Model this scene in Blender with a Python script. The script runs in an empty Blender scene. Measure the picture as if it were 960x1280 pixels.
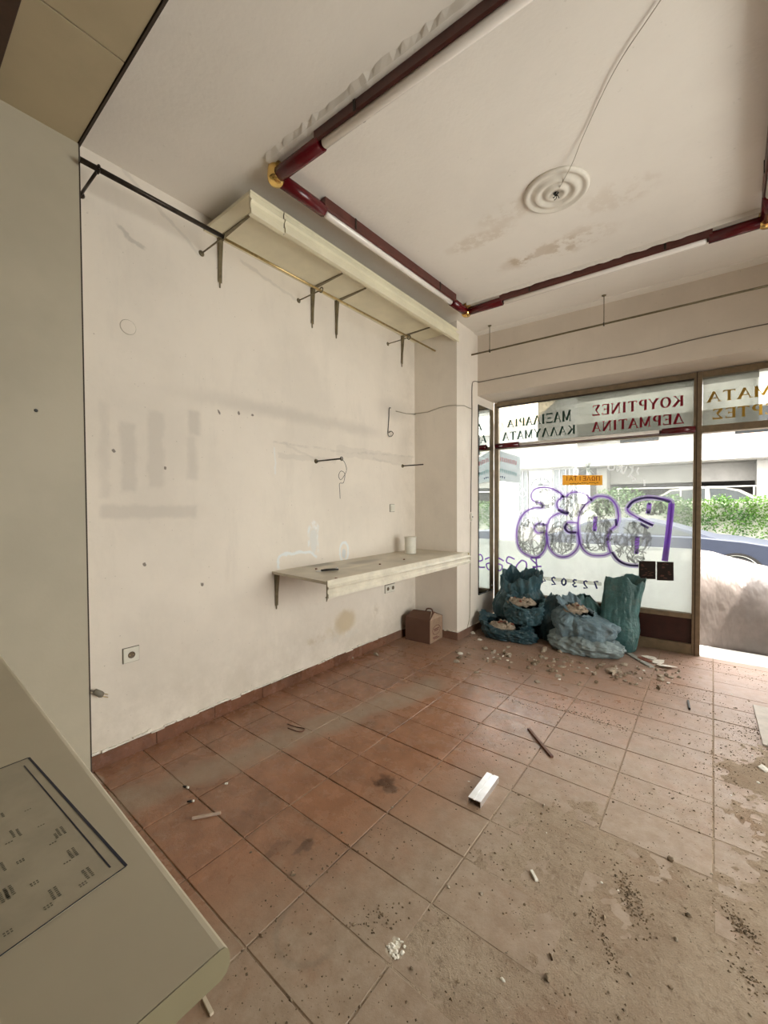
import bpy, bmesh, math, random
from mathutils import Vector, Matrix
S = bpy.context.scene
COL = S.collection
PI = math.pi

# ------------------------------------------------------------------ camera
CR = Vector((0.78275783, 0.62230570, -0.00507949))
CU = Vector((-0.00878054, 0.01920502, 0.99977701))
CF = Vector((-0.62226448, 0.78253868, -0.02049707))
FPX = 517.02; EYE = Vector((0, 0, 1.45)); ANG = 0.0489176
cam_d = bpy.data.cameras.new('camera'); cam = bpy.data.objects.new('camera', cam_d); COL.objects.link(cam)
m = Matrix((CR, CU, -CF)).transposed().to_4x4(); m.translation = EYE
cam.matrix_world = m
cam_d.sensor_fit = 'AUTO'; cam_d.sensor_width = 36.0; cam_d.lens = FPX / 1280 * 36.0
cam_d.clip_start = 0.02; cam_d.clip_end = 300
S.camera = cam

# ------------------------------------------------------------------ world, sun, exposure
W = bpy.data.worlds.new('world'); S.world = W; W.use_nodes = True
bg = W.node_tree.nodes['Background']; bg.inputs[0].default_value = (1.0, 0.965, 0.93, 1); bg.inputs[1].default_value = 6.2
sun_d = bpy.data.lights.new('sun', 'SUN'); sun = bpy.data.objects.new('sun', sun_d); COL.objects.link(sun)
sun_d.energy = 7.5; sun_d.angle = 0.02; sun_d.color = (1, 0.93, 0.83)
sun.rotation_euler = Vector((0.42, 0.09, 1.0)).to_track_quat('Z', 'Y').to_euler()
S.view_settings.view_transform = 'Standard'; S.view_settings.look = 'None'
S.view_settings.gamma = 1.0; S.view_settings.exposure = 1.02
try: S.view_settings.use_curve_mapping = False
except Exception: pass
# daylight portal over the glazed shop front: it only guides sampling of the sky
pd = bpy.data.lights.new('shopfront_portal', 'AREA'); po = bpy.data.objects.new('shopfront_portal', pd); COL.objects.link(po)
pd.shape = 'RECTANGLE'; pd.size = 4.5; pd.size_y = 2.7
pd.cycles.is_portal = True
po.location = (0.2, 5.03, 1.35); po.rotation_euler = (PI/2, 0, ANG + PI)
# the same for the made-up side window, added in the right wall for more daylight
pd2 = bpy.data.lights.new('added_window_portal', 'AREA'); po2 = bpy.data.objects.new('added_window_portal', pd2); COL.objects.link(po2)
pd2.shape = 'RECTANGLE'; pd2.size = 2.3; pd2.size_y = 2.3; pd2.cycles.is_portal = True
po2.location = (2.62, 2.1, 1.4); po2.rotation_euler = (PI/2, 0, PI/2)

# ------------------------------------------------------------------ helpers
def ray(px, py): return CR*((px-480)/FPX) - CU*((py-640)/FPX) + CF
def hit(px, py, n, d):
    R = ray(px, py); n = Vector(n); t = (d - n.dot(EYE))/n.dot(R); return EYE + R*t
def on_x(px, py, x): return hit(px, py, (1, 0, 0), x)
def on_y(px, py, y): return hit(px, py, (0, 1, 0), y)
def on_z(px, py, z): return hit(px, py, (0, 0, 1), z)
SU = Vector((math.cos(ANG), math.sin(ANG), 0)); SN = Vector((-math.sin(ANG), math.cos(ANG), 0)); SO = Vector((-0.095, 4.888, 0))
SM = Matrix.Translation(SO) @ Matrix.Rotation(ANG, 4, 'Z')        # shop front frame: x along it, y outwards
def sf(px, py, off=0.0):
    p = hit(px, py, SN, SN.dot(SO) + off); return ((p - SO).dot(SU), p.z)

def obj(name, bm, mat=None, parent=None, smooth=False):
    me = bpy.data.meshes.new(name)
    if isinstance(bm, bmesh.types.BMesh): bm.to_mesh(me); bm.free()
    else: me.from_pydata(*bm); me.update()
    if smooth:
        for p in me.polygons: p.use_smooth = True
    o = bpy.data.objects.new(name, me); COL.objects.link(o)
    if mat:
        for mm in (mat if isinstance(mat, (list, tuple)) else [mat]): me.materials.append(mm)
    if parent: o.parent = parent
    return o
def empty(name, loc=(0, 0, 0), rz=0):
    o = bpy.data.objects.new(name, None); COL.objects.link(o); o.location = loc; o.rotation_euler = (0, 0, rz); o.empty_display_size = .1
    return o
def tag(o, label=None, cat=None, group=None, kind=None):
    if label: o['label'] = label
    if cat: o['category'] = cat
    if group: o['group'] = group
    if kind: o['kind'] = kind
    return o
def dup(o, parent=None):
    c = o.copy(); COL.objects.link(c)
    if parent: c.parent = parent
    for ch in list(o.children):
        d = ch.copy(); COL.objects.link(d); d.parent = c
        for g in list(ch.children):
            e = g.copy(); COL.objects.link(e); e.parent = d
    return c
def B(): return bmesh.new()
def box(bm, x0, y0, z0, x1, y1, z1, bev=0.0, mi=0):
    x0, x1 = sorted((x0, x1)); y0, y1 = sorted((y0, y1)); z0, z1 = sorted((z0, z1))
    vs = [bm.verts.new(p) for p in [(x0,y0,z0),(x1,y0,z0),(x1,y1,z0),(x0,y1,z0),(x0,y0,z1),(x1,y0,z1),(x1,y1,z1),(x0,y1,z1)]]
    fs = [bm.faces.new([vs[i] for i in q]) for q in [(0,3,2,1),(4,5,6,7),(0,1,5,4),(1,2,6,5),(2,3,7,6),(3,0,4,7)]]
    for f in fs: f.material_index = mi
    if bev > 0:
        es = list({e for f in fs for e in f.edges})
        bmesh.ops.bevel(bm, geom=es, offset=bev, segments=2, affect='EDGES', profile=0.6)
    return bm
def prism(bm, pts, vec, mi=0):
    """extrude a planar polygon along vec"""
    vec = Vector(vec); a = [bm.verts.new(Vector(p)) for p in pts]; b = [bm.verts.new(Vector(p)+vec) for p in pts]
    n = len(a); fs = [bm.faces.new(a[::-1]), bm.faces.new(b)]
    for i in range(n): fs.append(bm.faces.new([a[i], a[(i+1) % n], b[(i+1) % n], b[i]]))
    for f in fs: f.material_index = mi
    bmesh.ops.recalc_face_normals(bm, faces=fs)
    return bm
def frame_of(d):
    d = d.normalized(); up = Vector((0, 0, 1)) if abs(d.z) < .95 else Vector((1, 0, 0))
    a = d.cross(up).normalized(); return a, a.cross(d).normalized()
def tube(bm, pts, r, n=8, cap=True):
    pts = [Vector(p) for p in pts]; rings = []
    for i, p in enumerate(pts):
        d = (pts[min(i+1, len(pts)-1)] - pts[max(i-1, 0)])
        a, b = frame_of(d); rr = r[i] if isinstance(r, (list, tuple)) else r
        rings.append([bm.verts.new(p + (a*math.cos(2*PI*k/n) + b*math.sin(2*PI*k/n))*rr) for k in range(n)])
    for q, w in zip(rings, rings[1:]):
        for k in range(n): f = bm.faces.new([q[k], q[(k+1) % n], w[(k+1) % n], w[k]]); f.smooth = True
    if cap: bm.faces.new(rings[0][::-1]); bm.faces.new(rings[-1])
    return bm
def lathe(bm, prof, c=(0, 0, 0), n=32, flip=False):
    c = Vector(c); rings = []
    for r, z in prof: rings.append([bm.verts.new(c + Vector((r*math.cos(2*PI*k/n), r*math.sin(2*PI*k/n), z))) for k in range(n)])
    for q, w in zip(rings, rings[1:]):
        for k in range(n):
            f = bm.faces.new([q[k], q[(k+1) % n], w[(k+1) % n], w[k]]); f.smooth = True
    if prof[0][0] > 1e-4: bm.faces.new(rings[0][::-1])
    if prof[-1][0] > 1e-4: bm.faces.new(rings[-1])
    bmesh.ops.recalc_face_normals(bm, faces=bm.faces)
    return bm
def ribbon(bm, pts, w, off, ext=0.0004):
    """flat stroke in the shop front frame: pts (s,z) -> thin strip at y=off"""
    P = [Vector((p[0], p[1])) for p in pts]; L = []
    for i, p in enumerate(P):
        d = (P[min(i+1, len(P)-1)] - P[max(i-1, 0)])
        if d.length < 1e-9: d = Vector((1, 0))
        d.normalize(); n = Vector((-d.y, d.x)); ww = (w[i] if isinstance(w, (list, tuple)) else w)/2
        L.append((bm.verts.new((p.x+n.x*ww, off, p.y+n.y*ww)), bm.verts.new((p.x-n.x*ww, off, p.y-n.y*ww))))
    for a, b in zip(L, L[1:]): bm.faces.new([a[0], b[0], b[1], a[1]])
def smooth_pts(pts, k=6, closed=False):
    P = [Vector(p) for p in pts]; n = len(P); out = []
    rng = range(n if closed else n-1)
    for i in rng:
        p0 = P[(i-1) % n] if closed or i > 0 else P[0]; p1 = P[i]; p2 = P[(i+1) % n]
        p3 = P[(i+2) % n] if closed or i+2 < n else P[-1]
        for t in range(k):
            t /= k; out.append(0.5*((2*p1)+(p2-p0)*t+(2*p0-5*p1+4*p2-p3)*t*t+(3*p1-p0-3*p2+p3)*t**3))
    out.append(P[0] if closed else P[-1]); return out

# ------------------------------------------------------------------ materials
class NT:
    def __init__(s, name):
        s.m = bpy.data.materials.new(name); s.m.use_nodes = True; s.t = s.m.node_tree; s.n = s.t.nodes
        s.b = s.n['Principled BSDF']; s._pos = None
    def link(s, a, b): s.t.links.new(a, b)
    def put(s, v, inp):
        if isinstance(v, bpy.types.NodeSocket): s.link(v, inp)
        elif isinstance(v, (tuple, list)): inp.default_value = (*v, 1) if len(v) == 3 and len(inp.default_value) == 4 else v
        else: inp.default_value = v
    def math(s, op, a, b=0.0, c=None):
        n = s.n.new('ShaderNodeMath'); n.operation = op; s.put(a, n.inputs[0]); s.put(b, n.inputs[1])
        if c is not None: s.put(c, n.inputs[2])
        return n.outputs[0]
    def pos(s):
        if not s._pos:
            g = s.n.new('ShaderNodeNewGeometry'); x = s.n.new('ShaderNodeSeparateXYZ'); s.link(g.outputs['Position'], x.inputs[0])
            s._pos = (g.outputs['Position'], x.outputs[0], x.outputs[1], x.outputs[2])
        return s._pos
    def objpos(s):
        g = s.n.new('ShaderNodeTexCoord'); return g.outputs['Object']
    def noise(s, scale, detail=4, rough=.55, vec=None, stretch=None, seed=0.0):
        v = vec or s.pos()[0]
        if stretch or seed:
            mp = s.n.new('ShaderNodeMapping'); s.link(v, mp.inputs[0]); mp.inputs['Scale'].default_value = stretch or (1, 1, 1)
            mp.inputs['Location'].default_value = (seed, seed*1.7, seed*.6); v = mp.outputs[0]
        n = s.n.new('ShaderNodeTexNoise'); s.link(v, n.inputs['Vector'])
        n.inputs['Scale'].default_value = scale; n.inputs['Detail'].default_value = detail; n.inputs['Roughness'].default_value = rough
        return n.outputs['Fac']
    def step(s, v, a, b):       # smooth map a..b -> 0..1 (a>b gives inverse)
        n = s.n.new('ShaderNodeMapRange'); n.interpolation_type = 'SMOOTHSTEP'; s.put(v, n.inputs[0])
        lo, hi = (a, b) if a < b else (b, a)
        n.inputs[1].default_value = lo; n.inputs[2].default_value = hi
        n.inputs[3].default_value, n.inputs[4].default_value = (0, 1) if a < b else (1, 0)
        return n.outputs[0]
    def mul(s, *a):
        r = a[0]
        for q in a[1:]: r = s.math('MULTIPLY', r, q)
        return r
    def rect(s, u, v, u0, u1, v0, v1, sf=.02):
        return s.mul(s.step(u, u0-sf, u0+sf), s.step(u, u1+sf, u1-sf), s.step(v, v0-sf, v0+sf), s.step(v, v1+sf, v1-sf))
    def ell(s, u, v, cu, cv, ru, rv, a=.7, b=1.0):
        du = s.math('DIVIDE', s.math('SUBTRACT', u, cu), ru); dv = s.math('DIVIDE', s.math('SUBTRACT', v, cv), rv)
        d = s.math('SQRT', s.math('ADD', s.math('MULTIPLY', du, du), s.math('MULTIPLY', dv, dv)))
        return s.step(d, b, a)
    def warp(s, amt, scale=6, seed=3.3):
        p, x, y, z = s.pos()
        f = s.math('MULTIPLY', s.math('SUBTRACT', s.noise(scale, 3, .6, seed=seed), .5), amt*2)
        g = s.math('MULTIPLY', s.math('SUBTRACT', s.noise(scale, 3, .6, seed=seed+9), .5), amt*2)
        return f, g
    def mix(s, fac, a, b):
        n = s.n.new('ShaderNodeMix'); n.data_type = 'RGBA'; s.put(fac, n.inputs[0]); s.put(a, n.inputs[6]); s.put(b, n.inputs[7]); return n.outputs[2]
    def bump(s, h, strength=.3, dist=.01):
        n = s.n.new('ShaderNodeBump'); n.inputs['Strength'].default_value = strength; n.inputs['Distance'].default_value = dist
        s.put(h, n.inputs['Height']); s.link(n.outputs[0], s.b.inputs['Normal']); return n
def simple(name, col, rough=.5, metal=0.0, var=.12, scale=14, bump=0.0, bscale=60, spec=.4, obj_space=False, alpha=None):
    t = NT(name); v = t.objpos() if obj_space else None
    dark = tuple(c*(1-var) for c in col); lite = tuple(min(1, c*(1+var)) for c in col)
    t.put(t.mix(t.step(t.noise(scale, 4, .6, vec=v), .3, .7), dark, lite), t.b.inputs['Base Color'])
    t.b.inputs['Roughness'].default_value = rough; t.b.inputs['Metallic'].default_value = metal
    t.b.inputs['Specular IOR Level'].default_value = spec
    if bump: t.bump(t.noise(bscale, 3, .6, vec=v), bump, .004)
    return t.m

CREAM = (0.82, 0.745, 0.655)
def wall_mat(name, stains=False, base=CREAM):
    t = NT(name); p, x, y, z = t.pos()
    n1 = t.step(t.noise(1.4, 5, .6), .35, .7); n2 = t.noise(26, 4, .6)
    c = t.mix(n1, base, tuple(b*.90 for b in base))
    c = t.mix(t.mul(t.step(t.noise(5, 5, .7, stretch=(1, 1, .25), seed=2), .5, .75), .35), c, tuple(b*.80 for b in base))
    c = t.mix(t.mul(t.step(t.noise(60, 2, .5, seed=7), .72, .78), .5), c, (.3, .25, .19))
    h = t.math('ADD', t.mul(t.noise(9, 3, .5, seed=1), .6), t.mul(n2, .25))
    if stains:
        wu, wv = t.warp(.03, 11); u = t.math('ADD', y, wu); v = t.math('ADD', z, wv)
        def R(px0, py0, px1, py1, sft, col, k, uu=None, vv=None):
            nonlocal c
            a = on_x(px0, py0, WX); b = on_x(px1, py1, WX)
            c = t.mix(t.mul(t.rect(uu or u, vv or v, min(a.y, b.y), max(a.y, b.y), min(a.z, b.z), max(a.z, b.z), sft), k), c, col)
        def E(px, py, ru, rv, col, k, a=.6, b=1.0, br=0):
            nonlocal c
            q = on_x(px, py, WX); f = t.ell(u, v, q.y, q.z, ru, rv, a, b)
            if br: f = t.mul(f, t.step(t.noise(12, 5, .7, seed=br), .38, .62))
            c = t.mix(t.mul(f, k), c, col)
        G = tuple(b*.70 for b in base); LB = (.80, .83, .84)
        for r, k in (((122,500,137,622), .30), ((150,526,171,615), .45), ((184,512,206,610), .42), ((236,512,250,545), .55), ((234,545,247,600), .38), ((124,632,248,646), .45)):
            R(*r, .018, G, k*1.05)
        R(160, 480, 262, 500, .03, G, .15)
        # yellowed damp patch with peeled white edge
        E(432, 776, .17, .13, (.52, .40, .22), .65, .5, 1.0); E(425, 785, .26, .12, (.60, .50, .33), .45, .3, 1.0, br=14); E(395, 800, .18, .05, (.50, .40, .26), .5, .3, 1.0, br=15); E(428, 795, .30, .05, (.75, .72, .66), .6, .5, 1.0, br=4)
        E(470, 765, .05, .12, (.42, .34, .22), .35, .4, 1.0, br=6)
        # chalky marks above the lower shelf, old lines, painted shadows of pegs and rail arms
        def ring(cx, cy, ru, rv, th, col, k):
            nonlocal c
            q = on_x(cx, cy, WX); f = t.math('SUBTRACT', t.ell(u, v, q.y, q.z, ru, rv, .88, 1.0), t.ell(u, v, q.y, q.z, ru-th, rv-th, .88, 1.0))
            c = t.mix(t.mul(f, k), c, col)
        def seg(a0, b0, a1, b1, w, col, k, brk=0):
            nonlocal c
            A = on_x(a0, b0, WX); Bq = on_x(a1, b1, WX); dd = Vector((Bq.y-A.y, Bq.z-A.z)); L = dd.length; dd.normalize()
            s_ = t.math('ADD', t.mul(t.math('SUBTRACT', u, A.y), dd.x), t.mul(t.math('SUBTRACT', v, A.z), dd.y))
            n_ = t.math('ADD', t.mul(t.math('SUBTRACT', u, A.y), -dd.y), t.mul(t.math('SUBTRACT', v, A.z), dd.x))
            f = t.mul(t.step(s_, -w, w), t.step(s_, L+w, L-w), t.step(t.math('ABSOLUTE', n_), w*1.4, w*.5), k)
            if brk: f = t.mul(f, t.step(t.noise(14, 4, .7, seed=brk), .35, .6))
            c = t.mix(f, c, col)
        for sg in ((348, 697, 352, 692.5), (352, 693, 388, 689.5), (388, 690, 396, 697), (348, 697, 347.5, 711)): seg(*sg, .013, LB, .9)
        seg(341, 553, 430, 565, .010, G, .5, 5); seg(430, 565, 521, 571, .010, G, .5, 6); seg(357, 556, 395, 575, .010, G, .35); seg(343, 560, 344, 592, .008, LB, .5)  # includes the cast shadow of the wire-hung peg, painted on
        seg(466, 573, 503, 582, .010, G, .35)  # cast shadow of the smaller peg, painted on the wall
        seg(150, 208, 252, 320, .012, G, .4); seg(300, 325, 371, 375, .012, G, .4)  # cast shadows of the hanging rail's wall arms, painted in
        E(392, 657, .055, .06, (.9, .92, .94), .9, .5, 1.0, br=3); seg(386.5, 657, 385.5, 683, .012, LB, .85, 7); seg(397, 657, 398, 690, .012, LB, .7, 8)
        E(392, 676, .05, .13, (.70, .72, .72), .6, .6, 1.0)
        ring(430, 690, .075, .10, .025, LB, .9); E(430, 692, .035, .05, (.62, .66, .68), .8)
        pass
        # faint pencil / old fixing outline lines
        for (a0, b0, a1, b1, k) in ((348,573,420,572,.35), (420,570,515,571,.3)):
            R(a0, b0-.2, a1, b0+.6, .006, G, k)
        # dirt near the floor and soft darker bands, darker towards the pier corner
        c = t.mix(t.mul(t.step(z, .75, .02), t.step(t.noise(4, 5, .7, seed=11), .3, .7), .45), c, (.46, .40, .31)); c = t.mix(t.mul(t.step(y, 3.4, 3.85), t.step(t.noise(3, 5, .7, seed=17), .3, .7), .35), c, (.45, .39, .31))
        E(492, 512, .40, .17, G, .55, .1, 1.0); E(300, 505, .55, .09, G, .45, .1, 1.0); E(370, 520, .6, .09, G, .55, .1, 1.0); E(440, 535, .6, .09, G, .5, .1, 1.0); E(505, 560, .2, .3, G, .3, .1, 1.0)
        for (px, py) in ((141, 563), (207, 585), (180, 707), (273, 515), (298, 516), (316, 520), (252, 730)):
            E(px, py, .012, .012, (.12, .09, .07), .8)
        # old crack scars
        for (a0, b0, a1, b1) in ((148, 280, 160, 297), (160, 297, 183, 312)):
            A = on_x(a0, b0, WX); Bq = on_x(a1, b1, WX)
            dd = Vector((Bq.y-A.y, Bq.z-A.z)); L = dd.length; dd.normalize()
            s_ = t.math('ADD', t.mul(t.math('SUBTRACT', u, A.y), dd.x), t.mul(t.math('SUBTRACT', v, A.z), dd.y))
            n_ = t.math('ADD', t.mul(t.math('SUBTRACT', u, A.y), -dd.y), t.mul(t.math('SUBTRACT', v, A.z), dd.x))
            f = t.mul(t.step(s_, -.01, .01), t.step(s_, L+.01, L-.01), t.step(t.math('ABSOLUTE', n_), .016, .006))
            c = t.mix(t.mul(f, .6), c, tuple(b*.6 for b in base))
            h = t.math('SUBTRACT', h, t.mul(f, .5))
    t.put(c, t.b.inputs['Base Color']); t.b.inputs['Roughness'].default_value = .72; t.b.inputs['Specular IOR Level'].default_value = .25
    t.bump(h, .35, .012)
    return t.m
WX = -2.63; YB = 3.87; PX = -2.1; CZ = 3.35; XR = 2.45; YBACK = -3.0
M_left = wall_mat('stained_wall_paint_with_shadows', True)
M_wall = wall_mat('off_white_wall_paint')
M_ceil = None
def ceiling_mat():
    t = NT('ceiling_paint'); p, x, y, z = t.pos(); base = (.83, .775, .705)
    c = t.mix(t.step(t.noise(1.2, 5, .6), .35, .7), base, tuple(b*.93 for b in base))
    c = t.mix(t.mul(t.step(t.noise(30, 3, .6, seed=2), .66, .8), .3), c, (.45, .40, .33))
    wu, wv = t.warp(.09, 5); u = t.math('ADD', x, wu); v = t.math('ADD', y, wv)
    br = t.step(t.noise(7, 6, .7, seed=5), .42, .56)
    for (px, py, ru, rv, k) in ((685, 315, .45, .13, .45), (655, 325, .12, .06, .6), (600, 300, .30, .12, .35), (720, 300, .30, .16, .30), (770, 245, .28, .16, .22), (640, 265, .3, .12, .25)):
        q = on_z(px, py, CZ); c = t.mix(t.mul(t.ell(u, v, q.x, q.y, ru, rv, .5, 1.0), br, k), c, (.50, .39, .27))
    t.put(c, t.b.inputs['Base Color']); t.b.inputs['Roughness'].default_value = .8; t.b.inputs['Specular IOR Level'].default_value = .2
    t.bump(t.math('ADD', t.mul(t.noise(5, 4, .6), .7), t.mul(t.noise(40, 3, .6), .2)), .35, .012)
    return t.m
M_ceil = ceiling_mat()

def dust_mask(t):
    """builder's dust lying on the tiles: drifts placed on the floor plan"""
    p, x, y, z = t.pos()
    n = t.noise(1.6, 6, .65, seed=4); n2 = t.noise(9, 5, .7, seed=8)
    wu, wv = t.warp(.10, 3, 5.1); u = t.math('ADD', x, wu); v = t.math('ADD', y, wv)
    right = t.mul(t.step(t.math('ADD', u, t.mul(v, -.28)), -1.85, -1.15), t.step(v, 4.9, 1.6))
    right = t.math('MAXIMUM', right, t.mul(t.step(u, -.9, .2), .75))
    def band(x0, y0, x1, y1, w):
        L = math.hypot(x1-x0, y1-y0); dx, dy = (x1-x0)/L, (y1-y0)/L
        n_ = t.math('ADD', t.mul(t.math('SUBTRACT', u, x0), -dy), t.mul(t.math('SUBTRACT', v, y0), dx))
        s_ = t.math('ADD', t.mul(t.math('SUBTRACT', u, x0), dx), t.mul(t.math('SUBTRACT', v, y0), dy))
        return t.mul(t.step(t.math('ABSOLUTE', n_), w, w*.25), t.step(s_, -.1, .05), t.step(s_, L+.1, L-.1))
    trail = t.mul(band(-2.25, .70, -1.72, 2.9, .17), .75)
    far = t.mul(t.step(v, 2.7, 4.2), .55)
    f = t.math('MAXIMUM', t.math('MAXIMUM', right, trail), far)
    f = t.math('ADD', t.mul(f, t.step(t.math('ADD', t.mul(n, .65), t.mul(n2, .35)), .20, .50)), t.mul(t.step(n2, .5, .75), .28))
    return t.math('MINIMUM', f, 1.0)
def tile_mat(name, clay, k=1.0):
    t = NT(name); p, x, y, z = t.pos()
    oi = t.n.new('ShaderNodeObjectInfo')
    c = t.mix(t.step(t.noise(7, 5, .65), .3, .7), clay, (clay[0]*.62, clay[1]*.62, clay[2]*.6))
    c = t.mix(t.mul(oi.outputs['Random'], .35), c, (clay[0]*1.15, clay[1]*1.0, clay[2]*.85))
    c = t.mix(t.mul(t.step(t.noise(40, 4, .7, seed=3), .45, .8), .45), c, (clay[0]*.5, clay[1]*.5, clay[2]*.5))
    # dried spills and dark scuffs
    wu, wv = t.warp(.035, 14, 7.7); u = t.math('ADD', x, wu); v = t.math('ADD', y, wv)
    for (px, py, ru, rv, kk) in ((480, 978, .055, .07, .85), (487, 988, .04, .05, .8), (470, 980, .05, .012, .7), (385, 1058, .03, .035, .6), (378, 1060, .015, .08, .6), (345, 1063, .03, .09, .35), (700, 1068, .02, .02, .0), (773, 1272, .02, .02, .6), (308, 1018, .05, .04, .3)):
        q = on_z(px, py, 0); c = t.mix(t.mul(t.ell(u, v, q.x, q.y, ru, rv, .5, 1.0), kk), c, (.07, .03, .015))
    q = on_z(372, 1165, 0)
    ringm = t.math('SUBTRACT', t.ell(u, v, q.x+.03, q.y+.03, .13, .13, .86, 1.0), t.ell(u, v, q.x+.03, q.y+.03, .105, .105, .86, 1.0))
    c = t.mix(t.mul(t.math('MAXIMUM', ringm, 0.0), t.step(v, q.y+.08, q.y-.02), .7), c, (.06, .03, .02))
    q = on_z(700, 870, 0)
    c = t.mix(t.mul(t.step(t.noise(3.2, 5, .7, seed=21), .56, .7), t.step(v, 2.6, 3.2), .22), c, (.10, .045, .03))
    d = dust_mask(t)
    dc = t.mix(t.step(t.noise(18, 5, .7, seed=9), .3, .7), (.39, .315, .24), (.30, .23, .165))
    dc = t.mix(t.mul(t.step(v, 2.9, 4.5), .8), dc, (.42, .335, .29))
    c = t.mix(t.mul(d, .85*k), c, dc)
    c = t.mix(t.mul(t.step(t.noise(120, 2, .5, seed=6), .70, .76), .35), c, (.10, .075, .05))
    # trodden white plaster splat
    q = on_z(495, 1187, 0); c = t.mix(t.mul(t.ell(u, v, q.x, q.y, .035, .035, .55, 1.0), t.step(t.noise(50, 4, .7, seed=2), .35, .5)), c, (.75, .70, .58))
    q = on_z(120, 975, 0); c = t.mix(t.mul(t.ell(u, v, q.x, q.y, .10, .03, .3, 1.0), .5), c, (.7, .65, .56))
    t.put(c, t.b.inputs['Base Color'])
    t.put(t.math('ADD', t.mul(d, .35), t.mul(t.noise(12, 4, .6, seed=5), .5)), t.b.inputs['Roughness'])
    t.b.inputs['Specular IOR Level'].default_value = .35
    t.bump(t.math('ADD', t.mul(t.noise(22, 5, .65), .5), t.mul(t.noise(120, 3, .7), .35)), .45, .006)
    return t.m
M_tile = tile_mat('terracotta_tile', (.34, .175, .105))
M_skirt = tile_mat('terracotta_skirting_tile', (.21, .100, .062), .4)
def grout_mat():
    t = NT('grout'); d = dust_mask(t)
    t.put(t.mix(t.mul(d, .9), (.06, .033, .022), (.33, .26, .19)), t.b.inputs['Base Color']); t.b.inputs['Roughness'].default_value = .9
    t.bump(t.noise(60, 4, .7), .5, .006); return t.m
M_grout = grout_mat()
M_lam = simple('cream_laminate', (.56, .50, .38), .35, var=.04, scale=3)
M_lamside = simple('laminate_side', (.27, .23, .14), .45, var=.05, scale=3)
M_panel = simple('painted_lining_board', (.47, .42, .32), .55, var=.06, scale=2, bump=.1)
M_soffit = simple('soffit_board', (.47, .39, .255), .7, var=.06, scale=3, bump=.15, bscale=40)
M_joint = simple('dark_joint', (.05, .035, .025), .8)
M_shelf = simple('cream_shelf_laminate', (.76, .70, .52), .38, var=.06, scale=4)
M_shelfw = None
def shelf_top_mat():
    t = NT('dirty_shelf_top'); p, x, y, z = t.pos(); wu, wv = t.warp(.04, 8, 2.2); u = t.math('ADD', x, wu); v = t.math('ADD', y, wv)
    c = t.mix(t.step(t.noise(6, 4, .6), .3, .7), (.62, .56, .45), (.50, .45, .36))
    for (px, py, ru, rv, k, col) in ((400, 706, .12, .22, .65, (.16, .15, .13)), (455, 702, .10, .30, .6, (.17, .16, .14)), (435, 695, .08, .2, .55, (.14, .19, .20)), (445, 708, .05, .25, .6, (.72, .66, .52)), (500, 700, .18, .3, .2, (.25, .22, .18))):
        q = on_z(px, py, .937); c = t.mix(t.mul(t.ell(u, v, q.x, q.y, ru, rv, .3, 1.0), k), c, col)
    t.put(c, t.b.inputs['Base Color']); t.b.inputs['Roughness'].default_value = .4; return t.m
M_shelfw = shelf_top_mat()
M_fascia = simple('worn_white_fascia', (.66, .61, .50), .42, var=.10, scale=9, bump=.1)
M_alu = simple('bronze_anodised_frame', (.24, .18, .115), .42, metal=.3, var=.12, scale=20)
M_bronze = simple('old_painted_metal', (.20, .165, .10), .45, metal=.5, var=.2, scale=30)
M_brass = simple('aged_brass', (.55, .42, .20), .3, metal=.9, var=.2, scale=40)
M_gold = simple('polished_gold', (.85, .58, .20), .22, metal=.95, var=.05)
M_chrome = simple('bright_profile', (.80, .80, .82), .28, metal=.85, var=.06)
M_steel = simple('grey_strip', (.42, .42, .38), .5, metal=.3, var=.15)
M_red = simple('gloss_dark_red', (.095, .004, .007), .22, var=.1, spec=.5)
M_housing = simple('dark_red_brown_housing', (.09, .025, .018), .35, var=.2, spec=.5)
M_tubeglass = simple('frosted_lamp_tube', (.82, .76, .70), .18, var=.03, spec=.6)
M_kick = simple('dark_red_brown_kick_panel', (.035, .008, .006), .35, var=.25, spec=.5)
M_white = simple('white_plastic', (.72, .69, .60), .4, var=.05)
M_dark = simple('black_plastic', (.015, .014, .013), .4)
M_wire = simple('grey_cable', (.16, .13, .10), .5)
M_wirel = simple('painted_cable', (.42, .37, .29), .6)
M_sockin = simple('socket_recess', (.16, .12, .08), .6)
M_rod = simple('dark_rod', (.045, .035, .028), .35, metal=.6, var=.3, scale=30)
M_plaster = simple('plaster_crumb', (.33, .27, .205), .9, var=.25, scale=40, bump=.4, bscale=90)
M_plasterw = simple('white_plaster_crumb', (.78, .74, .66), .9, var=.15, scale=40, bump=.4, bscale=90)
M_grit = simple('brown_grit', (.20, .145, .095), .95, var=.45, scale=60)
M_brick = simple('red_brick_crumb', (.20, .07, .045), .9, var=.3, scale=50)
M_wood = simple('dark_wood_stick', (.13, .055, .035), .6, var=.3, scale=40)
M_carton = None
def carton_mat():
    t = NT('brown_cardboard'); v = t.objpos()
    c = t.mix(t.noise(8, 4, .6, vec=v), (.10, .045, .028), (.16, .08, .05))
    t.put(c, t.b.inputs['Base Color']); t.b.inputs['Roughness'].default_value = .75
    t.bump(t.noise(3, 3, .5, vec=v, stretch=(1, 1, 60)), .15, .003); return t.m
M_carton = carton_mat()
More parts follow.
